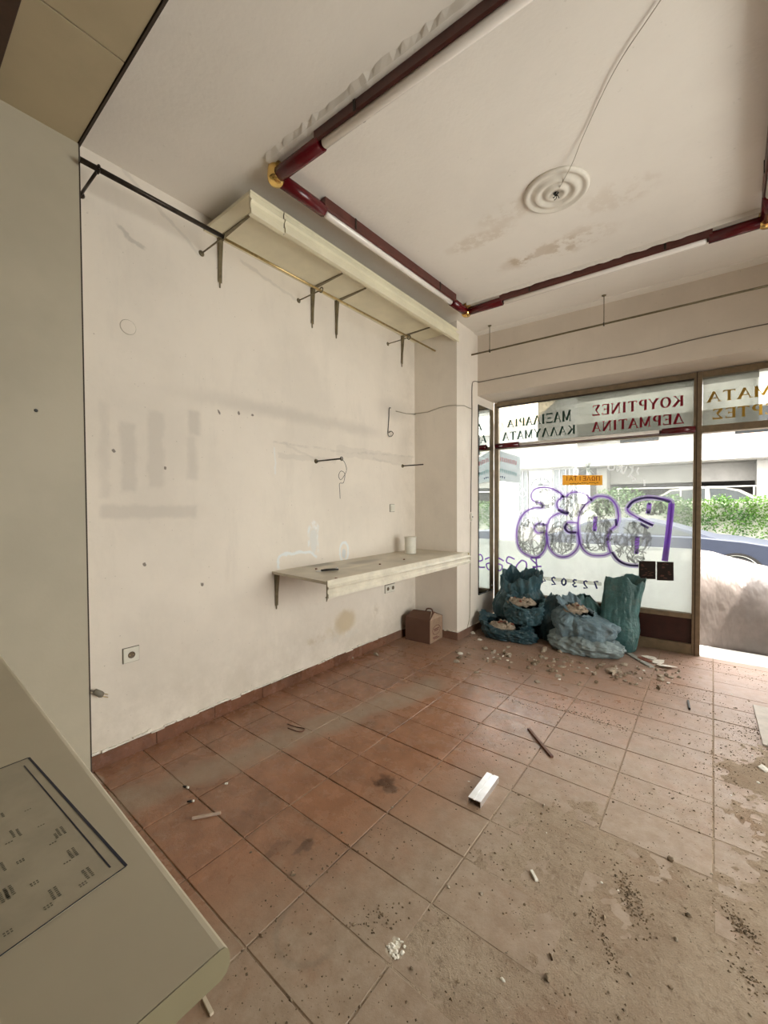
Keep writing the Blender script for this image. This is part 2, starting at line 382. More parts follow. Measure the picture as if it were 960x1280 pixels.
def bag_mat(name, col, seed):
    t = NT(name); v = t.objpos()
    c = t.mix(t.step(t.noise(5, 5, .65, vec=v, seed=seed), .3, .75), col, tuple(min(1, q*1.7+.01) for q in col))
    c = t.mix(t.mul(t.step(t.noise(9, 5, .7, vec=v, seed=seed+3), .50, .75), .45), c, (.20, .20, .17))
    t.put(c, t.b.inputs['Base Color']); t.b.inputs['Roughness'].default_value = .30; t.b.inputs['Specular IOR Level'].default_value = .5
    h = t.math('ADD', t.mul(t.noise(9, 3, .5, vec=v, stretch=(1.6, 1.6, .5)), .8), t.mul(t.noise(24, 3, .6, vec=v, seed=seed), .35)); t.bump(h, .75, .05)
    tr = t.n.new('ShaderNodeBsdfTranslucent'); t.put(c, tr.inputs[0]); mx = t.n.new('ShaderNodeMixShader'); mx.inputs[0].default_value = .22
    out = t.n['Material Output']; t.link(t.b.outputs[0], mx.inputs[1]); t.link(tr.outputs[0], mx.inputs[2]); t.link(mx.outputs[0], out.inputs[0])
    return t.m
M_bag = [bag_mat('teal_rubbish_bag_film', (.048, .105, .125), 1), bag_mat('dark_teal_bag_film', (.022, .055, .068), 2), bag_mat('grey_blue_bag_film', (.15, .22, .255), 3), bag_mat('pale_dusty_bag_film', (.25, .31, .32), 4), bag_mat('green_teal_bag_film', (.055, .135, .135), 5)]
def glass_mat(name, haze, col=(.62, .64, .63), tint=(.95, .97, .955)):
    t = NT(name); out = t.n['Material Output']; t.n.remove(t.b)
    tp = t.n.new('ShaderNodeBsdfTransparent'); tp.inputs[0].default_value = (*tint, 1)
    gl = t.n.new('ShaderNodeBsdfGlossy'); gl.inputs['Roughness'].default_value = .03
    fr = t.n.new('ShaderNodeFresnel'); fr.inputs[0].default_value = 1.45
    m1 = t.n.new('ShaderNodeMixShader'); t.link(fr.outputs[0], m1.inputs[0]); t.link(tp.outputs[0], m1.inputs[1]); t.link(gl.outputs[0], m1.inputs[2])
    tl = t.n.new('ShaderNodeBsdfTranslucent'); tl.inputs[0].default_value = (*col, 1)
    df = t.n.new('ShaderNodeBsdfDiffuse'); df.inputs[0].default_value = (*col, 1)
    m0 = t.n.new('ShaderNodeMixShader'); m0.inputs[0].default_value = .5; t.link(tl.outputs[0], m0.inputs[1]); t.link(df.outputs[0], m0.inputs[2])
    f = t.math('ADD', haze*.8, t.mul(t.step(t.noise(3, 5, .7, stretch=(1, 1, .6)), .35, .7), haze*.3))
    m2 = t.n.new('ShaderNodeMixShader'); t.put(f, m2.inputs[0]); t.link(m1.outputs[0], m2.inputs[1]); t.link(m0.outputs[0], m2.inputs[2])
    t.link(m2.outputs[0], out.inputs[0]); return t.m
M_glass = glass_mat('dusty_window_glass', .12)
M_glassc = glass_mat('clear_glass', .02)
M_film = glass_mat('white_frosted_film', .80, (.74, .755, .745))
M_gfilm = glass_mat('grey_sun_film', .60, (.27, .265, .24), (.72, .72, .69))
def mirror_mat():
    t = NT('mirror_silver'); t.b.inputs['Base Color'].default_value = (.86, .9, .89, 1); t.b.inputs['Metallic'].default_value = 1; t.b.inputs['Roughness'].default_value = .02
    return t.m
M_mirror = mirror_mat()
def ink(name, col, a=1.0):
    t = NT(name); t.b.inputs['Roughness'].default_value = .5
    t.put(t.mix(t.noise(25, 3, .6), col, tuple(c*.8 for c in col)), t.b.inputs['Base Color'])
    tl = t.n.new('ShaderNodeBsdfTranslucent'); tl.inputs[0].default_value = (*col, 1)
    tp = t.n.new('ShaderNodeBsdfTransparent')
    m1 = t.n.new('ShaderNodeMixShader'); m1.inputs[0].default_value = .45; t.link(t.b.outputs[0], m1.inputs[1]); t.link(tl.outputs[0], m1.inputs[2])
    m2 = t.n.new('ShaderNodeMixShader'); m2.inputs[0].default_value = a; t.link(tp.outputs[0], m2.inputs[1]); t.link(m1.outputs[0], m2.inputs[2])
    t.link(m2.outputs[0], t.n['Material Output'].inputs[0]); return t.m
I_green = ink('dark_green_lettering', (.012, .045, .028)); I_red = ink('red_lettering', (.26, .006, .018)); I_gold = ink('gold_lettering', (.50, .28, .03))
I_purple = ink('purple_marker', (.20, .05, .50), .85); I_lilac = ink('lilac_marker', (.42, .30, .66), .58); I_grey = ink('grey_scribble', (.17, .17, .16), .5)
I_dp = ink('dark_violet_marker', (.03, .012, .10), .9); I_white = ink('white_marker', (.85, .85, .85), .6); I_blue = ink('blue_number_ink', (.012, .014, .10))
I_tape = ink('yellowed_tape', (.75, .72, .52), .30); I_yel = ink('yellow_orange_sign', (.95, .62, .12)); I_black = ink('black_print', (.03, .025, .025)); I_paper = ink('white_notice_paper', (.75, .78, .80)); I_sal = ink('salmon_print', (.75, .28, .28)); I_aqua = ink('pale_teal_print', (.30, .55, .55)); I_brownpic = ink('dark_brown_card', (.05, .035, .03)); I_brown2 = ink('reddish_card_print', (.20, .09, .07))

# ------------------------------------------------------------------ room shell
def struct(name, bm, mat, parent=None, label=None):
    o = obj(name, bm, mat, parent)
    if not parent: o['kind'] = 'structure'
    return o
floor = struct('floor', box(B(), WX-.1, YBACK-.1, -.09, XR+.1, 4.98+.02, -.006), M_grout)
# terracotta tiles 25 x 40 cm, each its own piece
TX, TY, TX0, TY0 = .3983, .2497, -1.181, .997
def tile_mesh(w, d, nm):
    bm = box(B(), -w/2, -d/2, -.004, w/2, d/2, .0035)
    es = [e for e in bm.edges if all(v.co.z > 0 for v in e.verts)]
    bmesh.ops.bevel(bm, geom=es, offset=.0025, segments=1, affect='EDGES')
    me = bpy.data.meshes.new(nm); bm.to_mesh(me); bm.free(); me.materials.append(M_tile); return me
full = tile_mesh(TX-.0045, TY-.0045, 'tile'); rnd = random.Random(5)
cache = {}
for i in range(-4, 6):
    for j in range(-3, 16):
        x0 = max(TX0+i*TX, WX+.005); x1 = TX0+(i+1)*TX; y0 = TY0+j*TY; y1 = min(TY0+(j+1)*TY, 4.98)
        if x1-x0 < .03 or y1-y0 < .03: continue
        if x0 > 1.2: continue
        if x1 <= PX+.002 and y0 >= YB: continue
        key = (round(x1-x0, 3), round(y1-y0, 3))
        me = full if key == (round(TX, 3), round(TY, 3)) else cache.setdefault(key, tile_mesh(x1-x0-.0045, y1-y0-.0045, 'tile'))
        t = bpy.data.objects.new('tile', me); COL.objects.link(t); t.parent = floor
        t.location = ((x0+x1)/2, (y0+y1)/2, rnd.uniform(-.0012, .0012)); t.rotation_euler = (rnd.gauss(0, .0018), rnd.gauss(0, .0018), rnd.gauss(0, .0015))
struct('wall_left', box(B(), WX-.15, YBACK, -.08, WX, 5.2, CZ+.1), M_left)
struct('wall_left_pier', box(B(), WX, YB, 0, PX, 4.80, CZ), M_wall)
wr = box(B(), XR, YBACK, -.08, XR+.15, .95, CZ+.1); box(wr, XR, 3.25, -.08, XR+.15, 5.2, CZ+.1); box(wr, XR, .95, 2.55, XR+.15, 3.25, CZ+.1); box(wr, XR, .95, -.08, XR+.15, 3.25, .25)
struct('wall_right', wr, M_wall)
w3 = obj('added_side_window', B()); w3['kind'] = 'structure'  # unseen window, added to let more daylight into the room
for (a0, a1, z0_, z1_, nm) in ((.95, 1.01, .25, 2.55, 'post'), (3.19, 3.25, .25, 2.55, 'post'), (2.07, 2.13, .25, 2.55, 'post'), (1.01, 3.19, .25, .31, 'bottom_rail'), (1.01, 3.19, 2.49, 2.55, 'top_rail')):
    obj(nm, box(B(), XR+.05, a0, z0_, XR+.10, a1, z1_, .004), M_alu, w3)
obj('pane', box(B(), XR+.072, .98, .28, XR+.078, 3.22, 2.52), M_glassc, w3)
struct('wall_back', box(B(), WX, YBACK-.15, -.08, XR, YBACK, CZ+.1), M_wall)
ceil = struct('ceiling', box(B(), WX-.1, YBACK-.1, CZ, XR+.1, 5.2, CZ+.25), M_ceil)
# beam over the shop front: its inner face follows the front's angle
BY = 4.36
bm = B(); p0 = Vector((PX, BY+math.tan(ANG)*(PX+2.1), 0))
def beam_y(x): return BY + math.tan(ANG)*(x+2.1)
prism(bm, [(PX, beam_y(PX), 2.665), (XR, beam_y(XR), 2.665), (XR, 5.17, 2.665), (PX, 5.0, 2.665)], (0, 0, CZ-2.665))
struct('wall_front_beam', bm, wall_mat('shade_darkened_beam_paint', base=(.68, .59, .49)))  # wall paint darkened to carry the shade on the beam's inner face
# cove strip where beam and ceiling meet
bm = B(); prism(bm, [(PX, beam_y(PX)-.10, CZ), (PX, beam_y(PX), CZ), (PX, beam_y(PX), CZ-.012), (PX, beam_y(PX)-.10, CZ-.006)], (XR-PX, math.tan(ANG)*(XR-PX), 0)); struct('trim_1', bm, M_ceil)

# near lining board and suspended soffit (left foreground)
LX = -2.42; SZ = 3.2; SYE = .68
lin = struct('wall_left_lining', box(B(), LX-.018, YBACK, 0, LX, SYE, SZ), M_panel)
obj('edge_strip', box(B(), LX-.018, SYE, 0, LX+.001, SYE+.006, SZ), M_joint, lin)
struct('wall_left_lining_return', box(B(), WX, SYE-.03, 0, LX-.018, SYE-.002, SZ), M_panel)
sof = struct('ceiling_soffit', box(B(), LX-.2, YBACK, SZ+.02, XR, SYE-.01, CZ), M_joint)
xs = [-2.44, -1.838, -1.24, -.64, -.04, .56, 1.16, 1.76, XR]; ys = [SYE, .33, -.27, -.87, -1.47, -2.07, -2.67, YBACK]
for a, b in zip(xs, xs[1:]):
    for q, (c, d) in enumerate(zip(ys, ys[1:])):
        if d < -1.5 or a > .6: continue
        if q == 0 and b <= -1.0: d = -.27
        if q == 1 and b <= -1.0: continue
        obj('soffit_panel', box(B(), a+.003, d+.003, SZ, b-.003, c-.003, SZ+.018, .002), M_soffit, sof)
obj('edge_strip', box(B(), LX-.2, SYE, SZ-.006, XR, SYE+.010, CZ), M_joint, sof)
# dark timber batten under the soffit at the far left of the picture
q0 = on_z(0, 60, SZ-.03)
tag(obj('batten', box(B(), WX+.22, .300, SZ-.045, -1.80, .365, SZ-.001, .003), simple('dark_batten', (.06, .03, .018), .5)), 'dark brown timber batten under the soffit in the upper left corner', 'batten')

# skirting tiles
def skirting(name, p0, p1, h, inward, lens=.33, seed=1):
    p0 = Vector(p0); p1 = Vector(p1); L = (p1-p0).length; d = (p1-p0).normalized(); n = Vector(inward)
    base = struct(name, prism(B(), [p0, p1, p1+n*.003, p0+n*.003], (0, 0, h-.004)), M_grout)
    s = 0; r = random.Random(seed)
    while s < L-.02:
        e = min(L, s+lens); hh = h*r.uniform(.93, 1.04)
        a = p0+d*(s+.002); b = p0+d*(e-.002)
        t = .009+r.uniform(0, .002)
        bm = prism(B(), [a, b, b+n*t, a+n*t], (0, 0, hh)); obj('tile', bm, M_skirt, base); s = e
    # ragged plaster lip above
    bm = B(); k = 0; r = random.Random(seed+7)
    while k < L:
        w = r.uniform(.02, .12)
        if r.random() < .75:
            z = h+r.uniform(-.006, .012); a = p0+d*k; b = p0+d*min(L, k+w)
            prism(bm, [a, b, b+n*r.uniform(.008, .016), a+n*r.uniform(.006, .016)], (0, 0, r.uniform(.004, .012))); 
            for v in bm.verts[-8:] if False else []: pass
            bm.verts.ensure_lookup_table()
            for v in bm.verts[-8:]: v.co.z += z
        k += w*r.uniform(.9, 1.3)
    o = obj('plaster_lip', bm, M_plasterw, base); o['kind'] = 'stuff'
    return base
skirting('baseboard_left', (WX, SYE+.02, .003), (WX, YB, .003), .082, (1, 0, 0), .3754, 3)
skirting('baseboard_pier_front', (WX+.01, YB, .003), (PX+.012, YB, .003), .08, (0, -1, 0), .27, 5)
skirting('baseboard_pier_side', (PX, YB, .003), (PX, 4.77, .003), .08, (1, 0, 0), .33, 8)

# ------------------------------------------------------------------ shop front
def sfobj(name, bm, mat, parent): return obj(name, bm, mat, parent)
def front(name, s0, s1, panes=True):
    o = obj(name, B(), None); o.matrix_world = SM; o['kind'] = 'structure'; return o
win = front('window_1', -2.0, 0)
D = .045
def fr(parent, name, s0, s1, z0, z1, d0=-D, d1=D, mat=M_alu, bev=.004):
    return obj(name, box(B(), s0, d0, z0, s1, d1, z1, bev), mat, parent)
SL = -1.995; ZT = 2.655
fr(win, 'post', SL, SL+.05, 0, ZT, -.012, D); fr(win, 'post', -.055, .008, 0, ZT, -.05, .06)
obj('post_groove', box(B(), -.035, -.054, 0, -.028, -.049, ZT), M_joint, win)
fr(win, 'top_rail', SL+.05, -.055, 2.60, ZT); obj('top_rail_bead', box(B(), SL+.05, -.052, 2.592, -.055, -.02, 2.60), M_joint, win)
fr(win, 'transom', SL+.05, -.055, 2.095, 2.135, -.02, D)
fr(win, 'bottom_rail', SL+.05, -.055, .345, .392); fr(win, 'kick_rail', SL+.05, -.055, 0.004, .105)
obj('kick_panel', box(B(), SL+.05, -.02, .105, -.055, .0, .345), M_kick, win)
obj('pane', box(B(), SL+.045, .004, .385, -.05, .010, 2.10), M_glass, win)
obj('pane', box(B(), SL+.045, .004, 2.13, -.05, .010, 2.605), M_glass, win)
o = obj('frosted_film', box(B(), SL+.05, .0115, .392, -.055, .0125, 1.005), M_film, win); o['label'] = 'white frosted film on the lower half of the window'
o = obj('grey_film', box(B(), -1.485, .0115, 2.135, -.055, .0125, 2.60), M_gfilm, win); o['label'] = 'grey film over the top pane'
tl = empty('tube_light'); tl.matrix_world = SM; tag(tl, 'red-ended tube light running along the window transom', 'light')
obj('housing', box(B(), -1.93, -.075, 2.105, -.065, -.022, 2.145, .004), M_housing, tl)
obj('lamp', tube(B(), [(-1.66, -.092, 2.128), (-.32, -.092, 2.128)], .017, 14), M_tubeglass, tl)
for a_, b_ in ((-1.94, -1.665), (-.30, -.04)): obj('red_sleeve', tube(B(), [(a_, -.092, 2.125), (b_, -.092, 2.125)], .031, 16), M_red, tl)
# door opening to the right of the mullion
dr = front('door_1', 0, 1)
fr(dr, 'transom', .008, .95, 2.09, 2.155); fr(dr, 'top_rail', .008, .95, 2.60, ZT)
fr(dr, 'post', .95, 1.01, 0, ZT, -.05, .06)
obj('pane', box(B(), .008, .004, 2.15, .95, .010, 2.605), M_glass, dr)
obj('grey_film', box(B(), .012, .0115, 2.155, .405, .0125, 2.60), M_gfilm, dr)
# opened door leaf, folded outwards against the next bay (out of the picture)
lf = empty('door_leaf', SM @ Vector((.94, .06, 0))); lf.rotation_euler = (0, 0, ANG+math.radians(82)); lf['kind'] = 'structure'; lf.name = 'door_2'
for a in ((0, .06, .02, 2.08), (.80, .86, .02, 2.08)): obj('stile', box(B(), a[0], -.02, a[2], a[1], .02, a[3], .003), M_alu, lf)
for a in ((.02, .12), (2.0, 2.08)): obj('rail', box(B(), .06, -.02, a[0], .80, .02, a[1], .003), M_alu, lf)
obj('pane', box(B(), .06, -.003, .12, .80, .003, 2.0), M_glass, lf)
w2 = front('window_2', 1, 2.5)
fr(w2, 'post', 2.42, 2.47, 0, ZT); fr(w2, 'top_rail', 1.01, 2.42, 2.60, ZT); fr(w2, 'transom', 1.01, 2.42, 2.095, 2.145); fr(w2, 'bottom_rail', 1.01, 2.42, .345, .392); fr(w2, 'kick_rail', 1.01, 2.42, .004, .105)
obj('kick_panel', box(B(), 1.01, -.02, .105, 2.42, 0, .345), M_kick, w2)
obj('pane', box(B(), 1.005, .004, .385, 2.425, .010, 2.605), M_glass, w2)
# threshold
sill = obj('trim_2', box(B(), -.02, -.05, -.10, 2.45, .10, .006, .003), simple('worn_marble_threshold', (.62, .60, .56), .5, var=.1, scale=20, bump=.2)); sill.matrix_world = SM; sill['kind'] = 'structure'

# ---- lettering
TK, TN, SH = .15, .055, .045
def arcp(cx, cy, rx, ry, a0, a1, n=20): return [(cx+rx*math.cos(math.radians(a0+(a1-a0)*i/n)), cy+ry*math.sin(math.radians(a0+(a1-a0)*i/n))) for i in range(n+1)]
def ser(x, y, up, w=.13): yy = y+SH/2 if up else y-SH/2; return ([(x-w, yy), (x+w, yy)], SH)
G = {
 'Α': (.86, [([(.08, 0), (.43, 1)], TN), ([(.76, 0), (.42, 1)], TK), ([(.2, .34), (.62, .34)], TN), ser(.08, 0, 1, .11), ser(.76, 0, 1, .14)]),
 'Λ': (.86, [([(.08, 0), (.43, 1)], TN), ([(.76, 0), (.42, 1)], TK), ser(.08, 0, 1, .11), ser(.76, 0, 1, .14)]),
 'Δ': (.86, [([(.06, 0), (.43, 1)], TN), ([(.76, 0), (.42, 1)], TK), ([(.0, .04), (.84, .04)], .08)]),
 'Κ': (.86, [([(.14, 0), (.14, 1)], TK), ser(.14, 0, 1), ser(.14, 1, 0), ([(.2, .42), (.70, 1)], TN), ([(.34, .56), (.76, 0)], TK), ser(.76, 0, 1, .12), ser(.68, 1, 0, .12)]),
 'Ο': (.88, [(arcp(.44, .5, .33, .47, 0, 360, 32), [TN+.09*abs(math.cos(2*PI*i/32)) for i in range(33)])]),
 'Ω': (.90, [(arcp(.45, .56, .33, .40, -58, 238, 30), [TN+.09*abs(math.cos(math.radians(-58+296*i/30))) for i in range(31)]), ([(.62, .22), (.62, .05)], .07), ([(.28, .22), (.28, .05)], .07), ([(.58, .05), (.84, .05)], .10), ([(.06, .05), (.32, .05)], .10)]),
 'Υ': (.86, [([(.12, 1), (.45, .45)], TK), ([(.78, 1), (.45, .45)], TN), ([(.45, .5), (.45, 0)], TK), ser(.12, 1, 0, .13), ser(.78, 1, 0, .11), ser(.45, 0, 1)]),
 'Ρ': (.74, [([(.14, 0), (.14, 1)], TK), ser(.14, 0, 1), ([(.05, .977), (.36, .977)], SH), (arcp(.36, .73, .22, .25, 90, -90, 14), [TN+.1*math.sin(PI*i/14) for i in range(15)]), ([(.36, .48), (.14, .48)], TN)]),
 'Τ': (.80, [([(.4, 0), (.4, 1)], TK), ser(.4, 0, 1), ([(.05, .97), (.75, .97)], .06), ([(.06, 1), (.06, .82)], TN), ([(.74, 1), (.74, .82)], TN)]),
 'Ι': (.42, [([(.21, 0), (.21, 1)], TK), ser(.21, 0, 1), ser(.21, 1, 0)]),
 'Ν': (.90, [([(.14, 0), (.14, 1)], TN), ([(.76, 0), (.76, 1)], TN), ([(.14, 1), (.76, 0)], TK), ser(.14, 0, 1, .12), ser(.76, 1, 0, .12), ser(.08, 1, 0, .08)]),
 'Ε': (.76, [([(.14, 0), (.14, 1)], TK), ([(.04, .97), (.64, .97)], .06), ([(.04, .03), (.66, .03)], .06), ([(.14, .52), (.48, .52)], TN), ([(.64, 1), (.64, .82)], TN), ([(.66, 0), (.66, .2)], TN), ([(.48, .42), (.48, .62)], TN)]),
 'Σ': (.78, [([(.06, .97), (.66, .97)], .06), ([(.10, 1), (.42, .5)], TK), ([(.42, .5), (.08, .04)], TN), ([(.04, .05), (.70, .05)], .10), ([(.66, 1), (.66, .80)], TN), ([(.70, 0), (.70, .22)], TN)]),
 'Μ': (1.0, [([(.14, 0), (.14, 1)], TN), ([(.86, 0), (.86, 1)], TK), ([(.14, 1), (.5, .1)], TK), ([(.86, 1), (.5, .1)], TN), ser(.14, 0, 1, .12), ser(.86, 0, 1), ser(.1, 1, 0, .09), ser(.88, 1, 0, .09)]),
 'Ξ': (.80, [([(.08, .94), (.72, .94)], .11), ([(.18, .5), (.62, .5)], .10), ([(.08, .06), (.72, .06)], .11), ([(.08, 1), (.08, .8)], TN), ([(.72, 1), (.72, .8)], TN), ([(.08, 0), (.08, .2)], TN), ([(.72, 0), (.72, .2)], TN)]),
 'Β': (.78, [([(.14, 0), (.14, 1)], TK), ([(.05, .977), (.38, .977)], SH), ([(.05, .023), (.40, .023)], SH), (arcp(.38, .76, .19, .22, 90, -90, 12), .11), (arcp(.40, .28, .24, .26, 90, -90, 12), .13)]),
}
SANS = {'Π': [[(.1, 0), (.1, 1), (.6, 1), (.6, 0)]], 'Ω': [[(.05, 0), (.25, 0), (.1, .5), (.2, .92), (.5, .92), (.6, .5), (.45, 0), (.65, 0)]], 'Λ': [[(.05, 0), (.35, 1), (.65, 0)]], 'Ε': [[(.6, 1), (.1, 1), (.1, 0), (.6, 0)], [(.1, .5), (.5, .5)]], 'Ι': [[(.3, 0), (.3, 1)]], 'Τ': [[(.35, 0), (.35, 1)], [(.05, 1), (.65, 1)]], 'Α': [[(.05, 0), (.35, 1), (.65, 0)], [(.15, .35), (.55, .35)]],
 '7': [[(.1, 1), (.6, 1), (.25, 0)]], '2': [[(.1, .8), (.3, 1), (.55, .85), (.5, .55), (.1, 0), (.6, 0)]], '3': [[(.1, .9), (.4, 1), (.55, .75), (.3, .53), (.6, .28), (.35, 0), (.08, .12)]], '0': [[(.35, 0), (.1, .3), (.1, .7), (.35, 1), (.6, .7), (.6, .3), (.35, 0)]], '4': [[(.45, 0), (.45, 1), (.05, .3), (.65, .3)]], 'B': [[(.1, 0), (.1, 1), (.4, 1), (.55, .8), (.4, .55), (.1, .52)], [(.4, .55), (.62, .3), (.45, .02), (.1, 0)], [(.3, -.1), (.3, 1.1)]], 'O': [[(.35, 0), (.1, .3), (.1, .7), (.35, 1), (.6, .7), (.6, .3), (.35, 0)]], 'S': [[(.6, .85), (.35, 1), (.12, .8), (.3, .55), (.55, .4), (.5, .1), (.25, 0), (.05, .15)]], '.': [[(.2, 0), (.25, .08)]]}
def letters(parent, name, text, pr, pl, mat, off=-.0, serif=True, wk=1.0, sep=.10):
    """text reads from outside, so from inside it runs from the right end pr to the left end pl; pr/pl = (s, z_bottom, z_top)"""
    tot = sum((G[c][0] if serif else .7)+sep for c in text)-sep; x = 0
    for c in text:
        w = G[c][0] if serif else .7
        bm = B()
        strokes = G[c][1] if serif else [(s, .14) for s in SANS[c]]
        for pts, wd in strokes:
            P = []; WW = []
            for k, (gx, gy) in enumerate(pts):
                f = (x+gx)/tot; s = pr[0]+(pl[0]-pr[0])*f; zb = pr[1]+(pl[1]-pr[1])*f; zt = pr[2]+(pl[2]-pr[2])*f
                P.append((s, zb+(zt-zb)*gy)); 
            H = (pr[2]-pr[1]+pl[2]-pl[1])/2; sx = abs(pl[0]-pr[0])/tot
            kx = (H+sx)/2
            WW = [q*kx*wk for q in wd] if isinstance(wd, list) else wd*kx*wk
            ribbon(bm, P, WW, off)
        o = obj(name, bm, mat, parent); x += w+sep
O1 = .0022
zc = lambda px, pyt, pyb: (sf(px, pyt)[0], sf(px, pyb)[1], sf(px, pyt)[1])
letters(win, 'letter', 'ΜΑΞΙΛΑΡΙΑ', zc(714, 512, 526), zc(634, 525, 534), I_green, O1, True, 1.4)
letters(win, 'letter', 'ΚΑΛΛΥΜΑΤΑ', zc(719, 531, 542), zc(628, 541, 551), I_green, O1, True, 1.4)
letters(win, 'letter', 'ΚΟΥΡΤΙΝΕΣ', zc(854.5, 494, 507), zc(740, 507, 520), I_red, O1, True, 1.4)
letters(win, 'letter', 'ΔΕΡΜΑΤΙΝΑ', zc(855, 516, 529), zc(740, 528, 540), I_red, O1, True, 1.4)
ws = sf(884, 495)[0]; wq = (sf(922, 495)[0]-ws)
letters(dr, 'letter', 'ΣΤΡΩΜΑΤΑ', (ws+.86, 2.372, 2.465), (ws, 2.372, 2.465), I_gold, O1, True, 1.4)
letters(dr, 'letter', 'ΚΟΥΒΕΡΤΕΣ', (sf(890, 515)[0]+.83, 2.212, 2.303), (sf(890, 515)[0], 2.212, 2.303), I_gold, O1, True, 1.4)
def board(parent, name, a, b, c, d, off, mat, label=None):
    P = [sf(*q) for q in (a, b, c, d)]
    o = obj(name, prism(B(), [(p[0], off, p[1]) for p in P], (0, .0012, 0)), mat, parent)
    if label: o['label'] = label
    return o
O2 = .002
board(win, 'sale_sign', (703, 594), (753, 594), (753, 606.5), (703, 606.5), O2, I_yel, 'yellow-orange sign with red Greek lettering')
letters(win, 'sign_letter', 'ΠΩΛΕΙΤΑΙ', zc(750, 595.3, 600.8), zc(706, 595.3, 600.8), I_red, O2-.0006, False)
bm = B(); r = random.Random(3); x = sf(712, 604)[0]
while x < sf(748, 604)[0]: ribbon(bm, [(x, sf(730, 604)[1]+r.uniform(-.005, .005)), (x+.02, sf(730, 604)[1]+r.uniform(-.008, .008))], .006, O2-.0006); x += .024
obj('sign_small_print', bm, I_black, win)
board(win, 'notice', (624, 563), (650, 571), (650, 604), (624, 601), .016, I_paper, 'white paper notice with pale red and teal lines')
for (py, mat, hh, nn) in ((574, I_sal, 5, 9), (588, I_aqua, 4, 9), (596, I_blue, 2, 3)):
    bm = B()
    for k in range(nn):
        a = sf(625.5+k*2.4, py+k*.6, .0); h = hh*.0095; ribbon(bm, [(a[0], a[1]-h/2), (a[0]+.004, a[1]+h/2)], .011, O2-.0006)
        if k % 2: ribbon(bm, [(a[0]-.008, a[1]+h/2), (a[0]+.01, a[1]+h/2)], .007, O2-.0006)
    obj('notice_print', bm, mat, win)
for (x0, x1, y0, y1) in ((798.5, 819.5, 701, 724), (821, 842, 702, 726)):
    board(win, 'card', (x0, y0), (x1, y0+.6), (x1, y1), (x0, y1-.6), O2, I_brownpic, 'small dark brown card stuck to the glass')
    bm = B(); r = random.Random(int(x0))
    for k in range(16):
        px = r.uniform(x0+2, x1-6); py = r.uniform(y0+2, y1-3); ribbon(bm, [sf(px, py), sf(px+r.uniform(2, 4), py+r.uniform(-.6, .6))], .007, O2-.0006)
    obj('card_print', bm, I_brown2, win)
# ---- graffiti (marker on the inside of the glass)
def stroke(parent, name, pts, w, mat, off=.0012, k=6, closed=False, jit=0):
    P = smooth_pts([(*sf(*p), 0) for p in pts], k, closed); bm = B()
    ribbon(bm, [(p[0], p[1]) for p in P], w, off); return obj(name, bm, mat, parent)
z4 = lambda L: [(640+x*220/960, 580+y*160/698) for x, y in L]
OUT = [
 [(285,180),(250,150),(190,128),(130,135),(105,165),(115,200),(160,215),(165,238),(120,240),(70,265),(35,320),(25,390),(40,460),(80,495),(130,508),(170,480),(190,420),(180,375),(140,375),(122,350),(140,325),(190,330),(215,290),(270,265),(305,275)],
 [(290,180),(330,155),(390,160),(432,195)], [(280,175),(248,205),(250,240),(290,262),(308,262)],
 [(190,330),(190,400),(205,460),(245,500),(300,505),(345,475),(365,430),(355,375),(310,370),(290,345),(305,320),(358,322)],
 [(432,195),(385,240),(362,300),(365,400),(385,460),(430,495),(500,498),(545,480)],
 [(432,195),(470,175),(530,185),(570,230),(580,290),(568,335),(535,365),(522,420),(535,480)],
 [(770,335),(700,300),(640,265),(630,240),(660,205),(720,185),(790,185),(850,195),(870,215),(865,290),(855,370),(845,450),(835,530)],
 [(545,480),(570,520),(620,548),(690,555)]]
for L in OUT:
    stroke(win, 'graffiti_stroke', z4(L), .052, I_lilac, .0016); stroke(win, 'graffiti_stroke', z4(L), .015, I_purple, .0010)
stroke(win, 'graffiti_stroke', z4([(870,215),(862,290),(850,400),(832,530)]), .05, I_purple, .0008)
for L in ([(455,285),(450,365)], [(750,215),(742,270)], [(683,395),(678,490)]):
    stroke(win, 'graffiti_stroke', z4(L), .04, I_purple, .0012, 2)
DK = [[(250,250),(290,270),(310,262)], [(300,325),(288,350),(310,372),(350,374)], [(630,240),(660,205),(720,185),(790,187),(862,208)], [(690,298),(740,322),(770,336)], [(700,325),(745,350)], [(270,172),(286,182)], [(426,190),(438,200)], [(750,210),(748,222)], [(744,258),(742,272)], [(452,355),(450,368)], [(679,480),(678,492)], [(565,300),(570,338)], [(545,480),(580,525),(630,550),(690,555)]]
for L in DK: stroke(win, 'graffiti_stroke', z4(L), .022, I_dp, .0004, 4)
r = random.Random(12); bm = B()
def scrib(cx, cy, rx, ry, n):
    for k in range(n):
        a = r.uniform(0, 2*PI); q = []
        x = cx+rx*.7*math.cos(a); y = cy+ry*.7*math.sin(a); th = r.uniform(0, 2*PI)
        for j in range(9):
            q.append((x, y)); th += r.uniform(-.5, .7); st = 11
            x2 = x+st*math.cos(th); y2 = y+st*math.sin(th)*1.5
            if ((x2-cx)/rx)**2+((y2-cy)/ry)**2 < 1: x, y = x2, y2
            else: th += 1.5
        P = smooth_pts([(*sf(*p), 0) for p in z4(q)], 3); ribbon(bm, [(p[0], p[1]) for p in P], r.uniform(.008, .024), .0008)
scrib(110, 390, 80, 110, 42); scrib(180, 190, 60, 55, 14); scrib(270, 400, 75, 95, 40); scrib(335, 230, 75, 65, 22); scrib(460, 380, 90, 105, 44); scrib(500, 240, 55, 50, 14); scrib(660, 430, 105, 115, 50); scrib(760, 240, 85, 45, 12)
obj('graffiti_hatching', bm, I_grey, win)['kind'] = 'stuff'
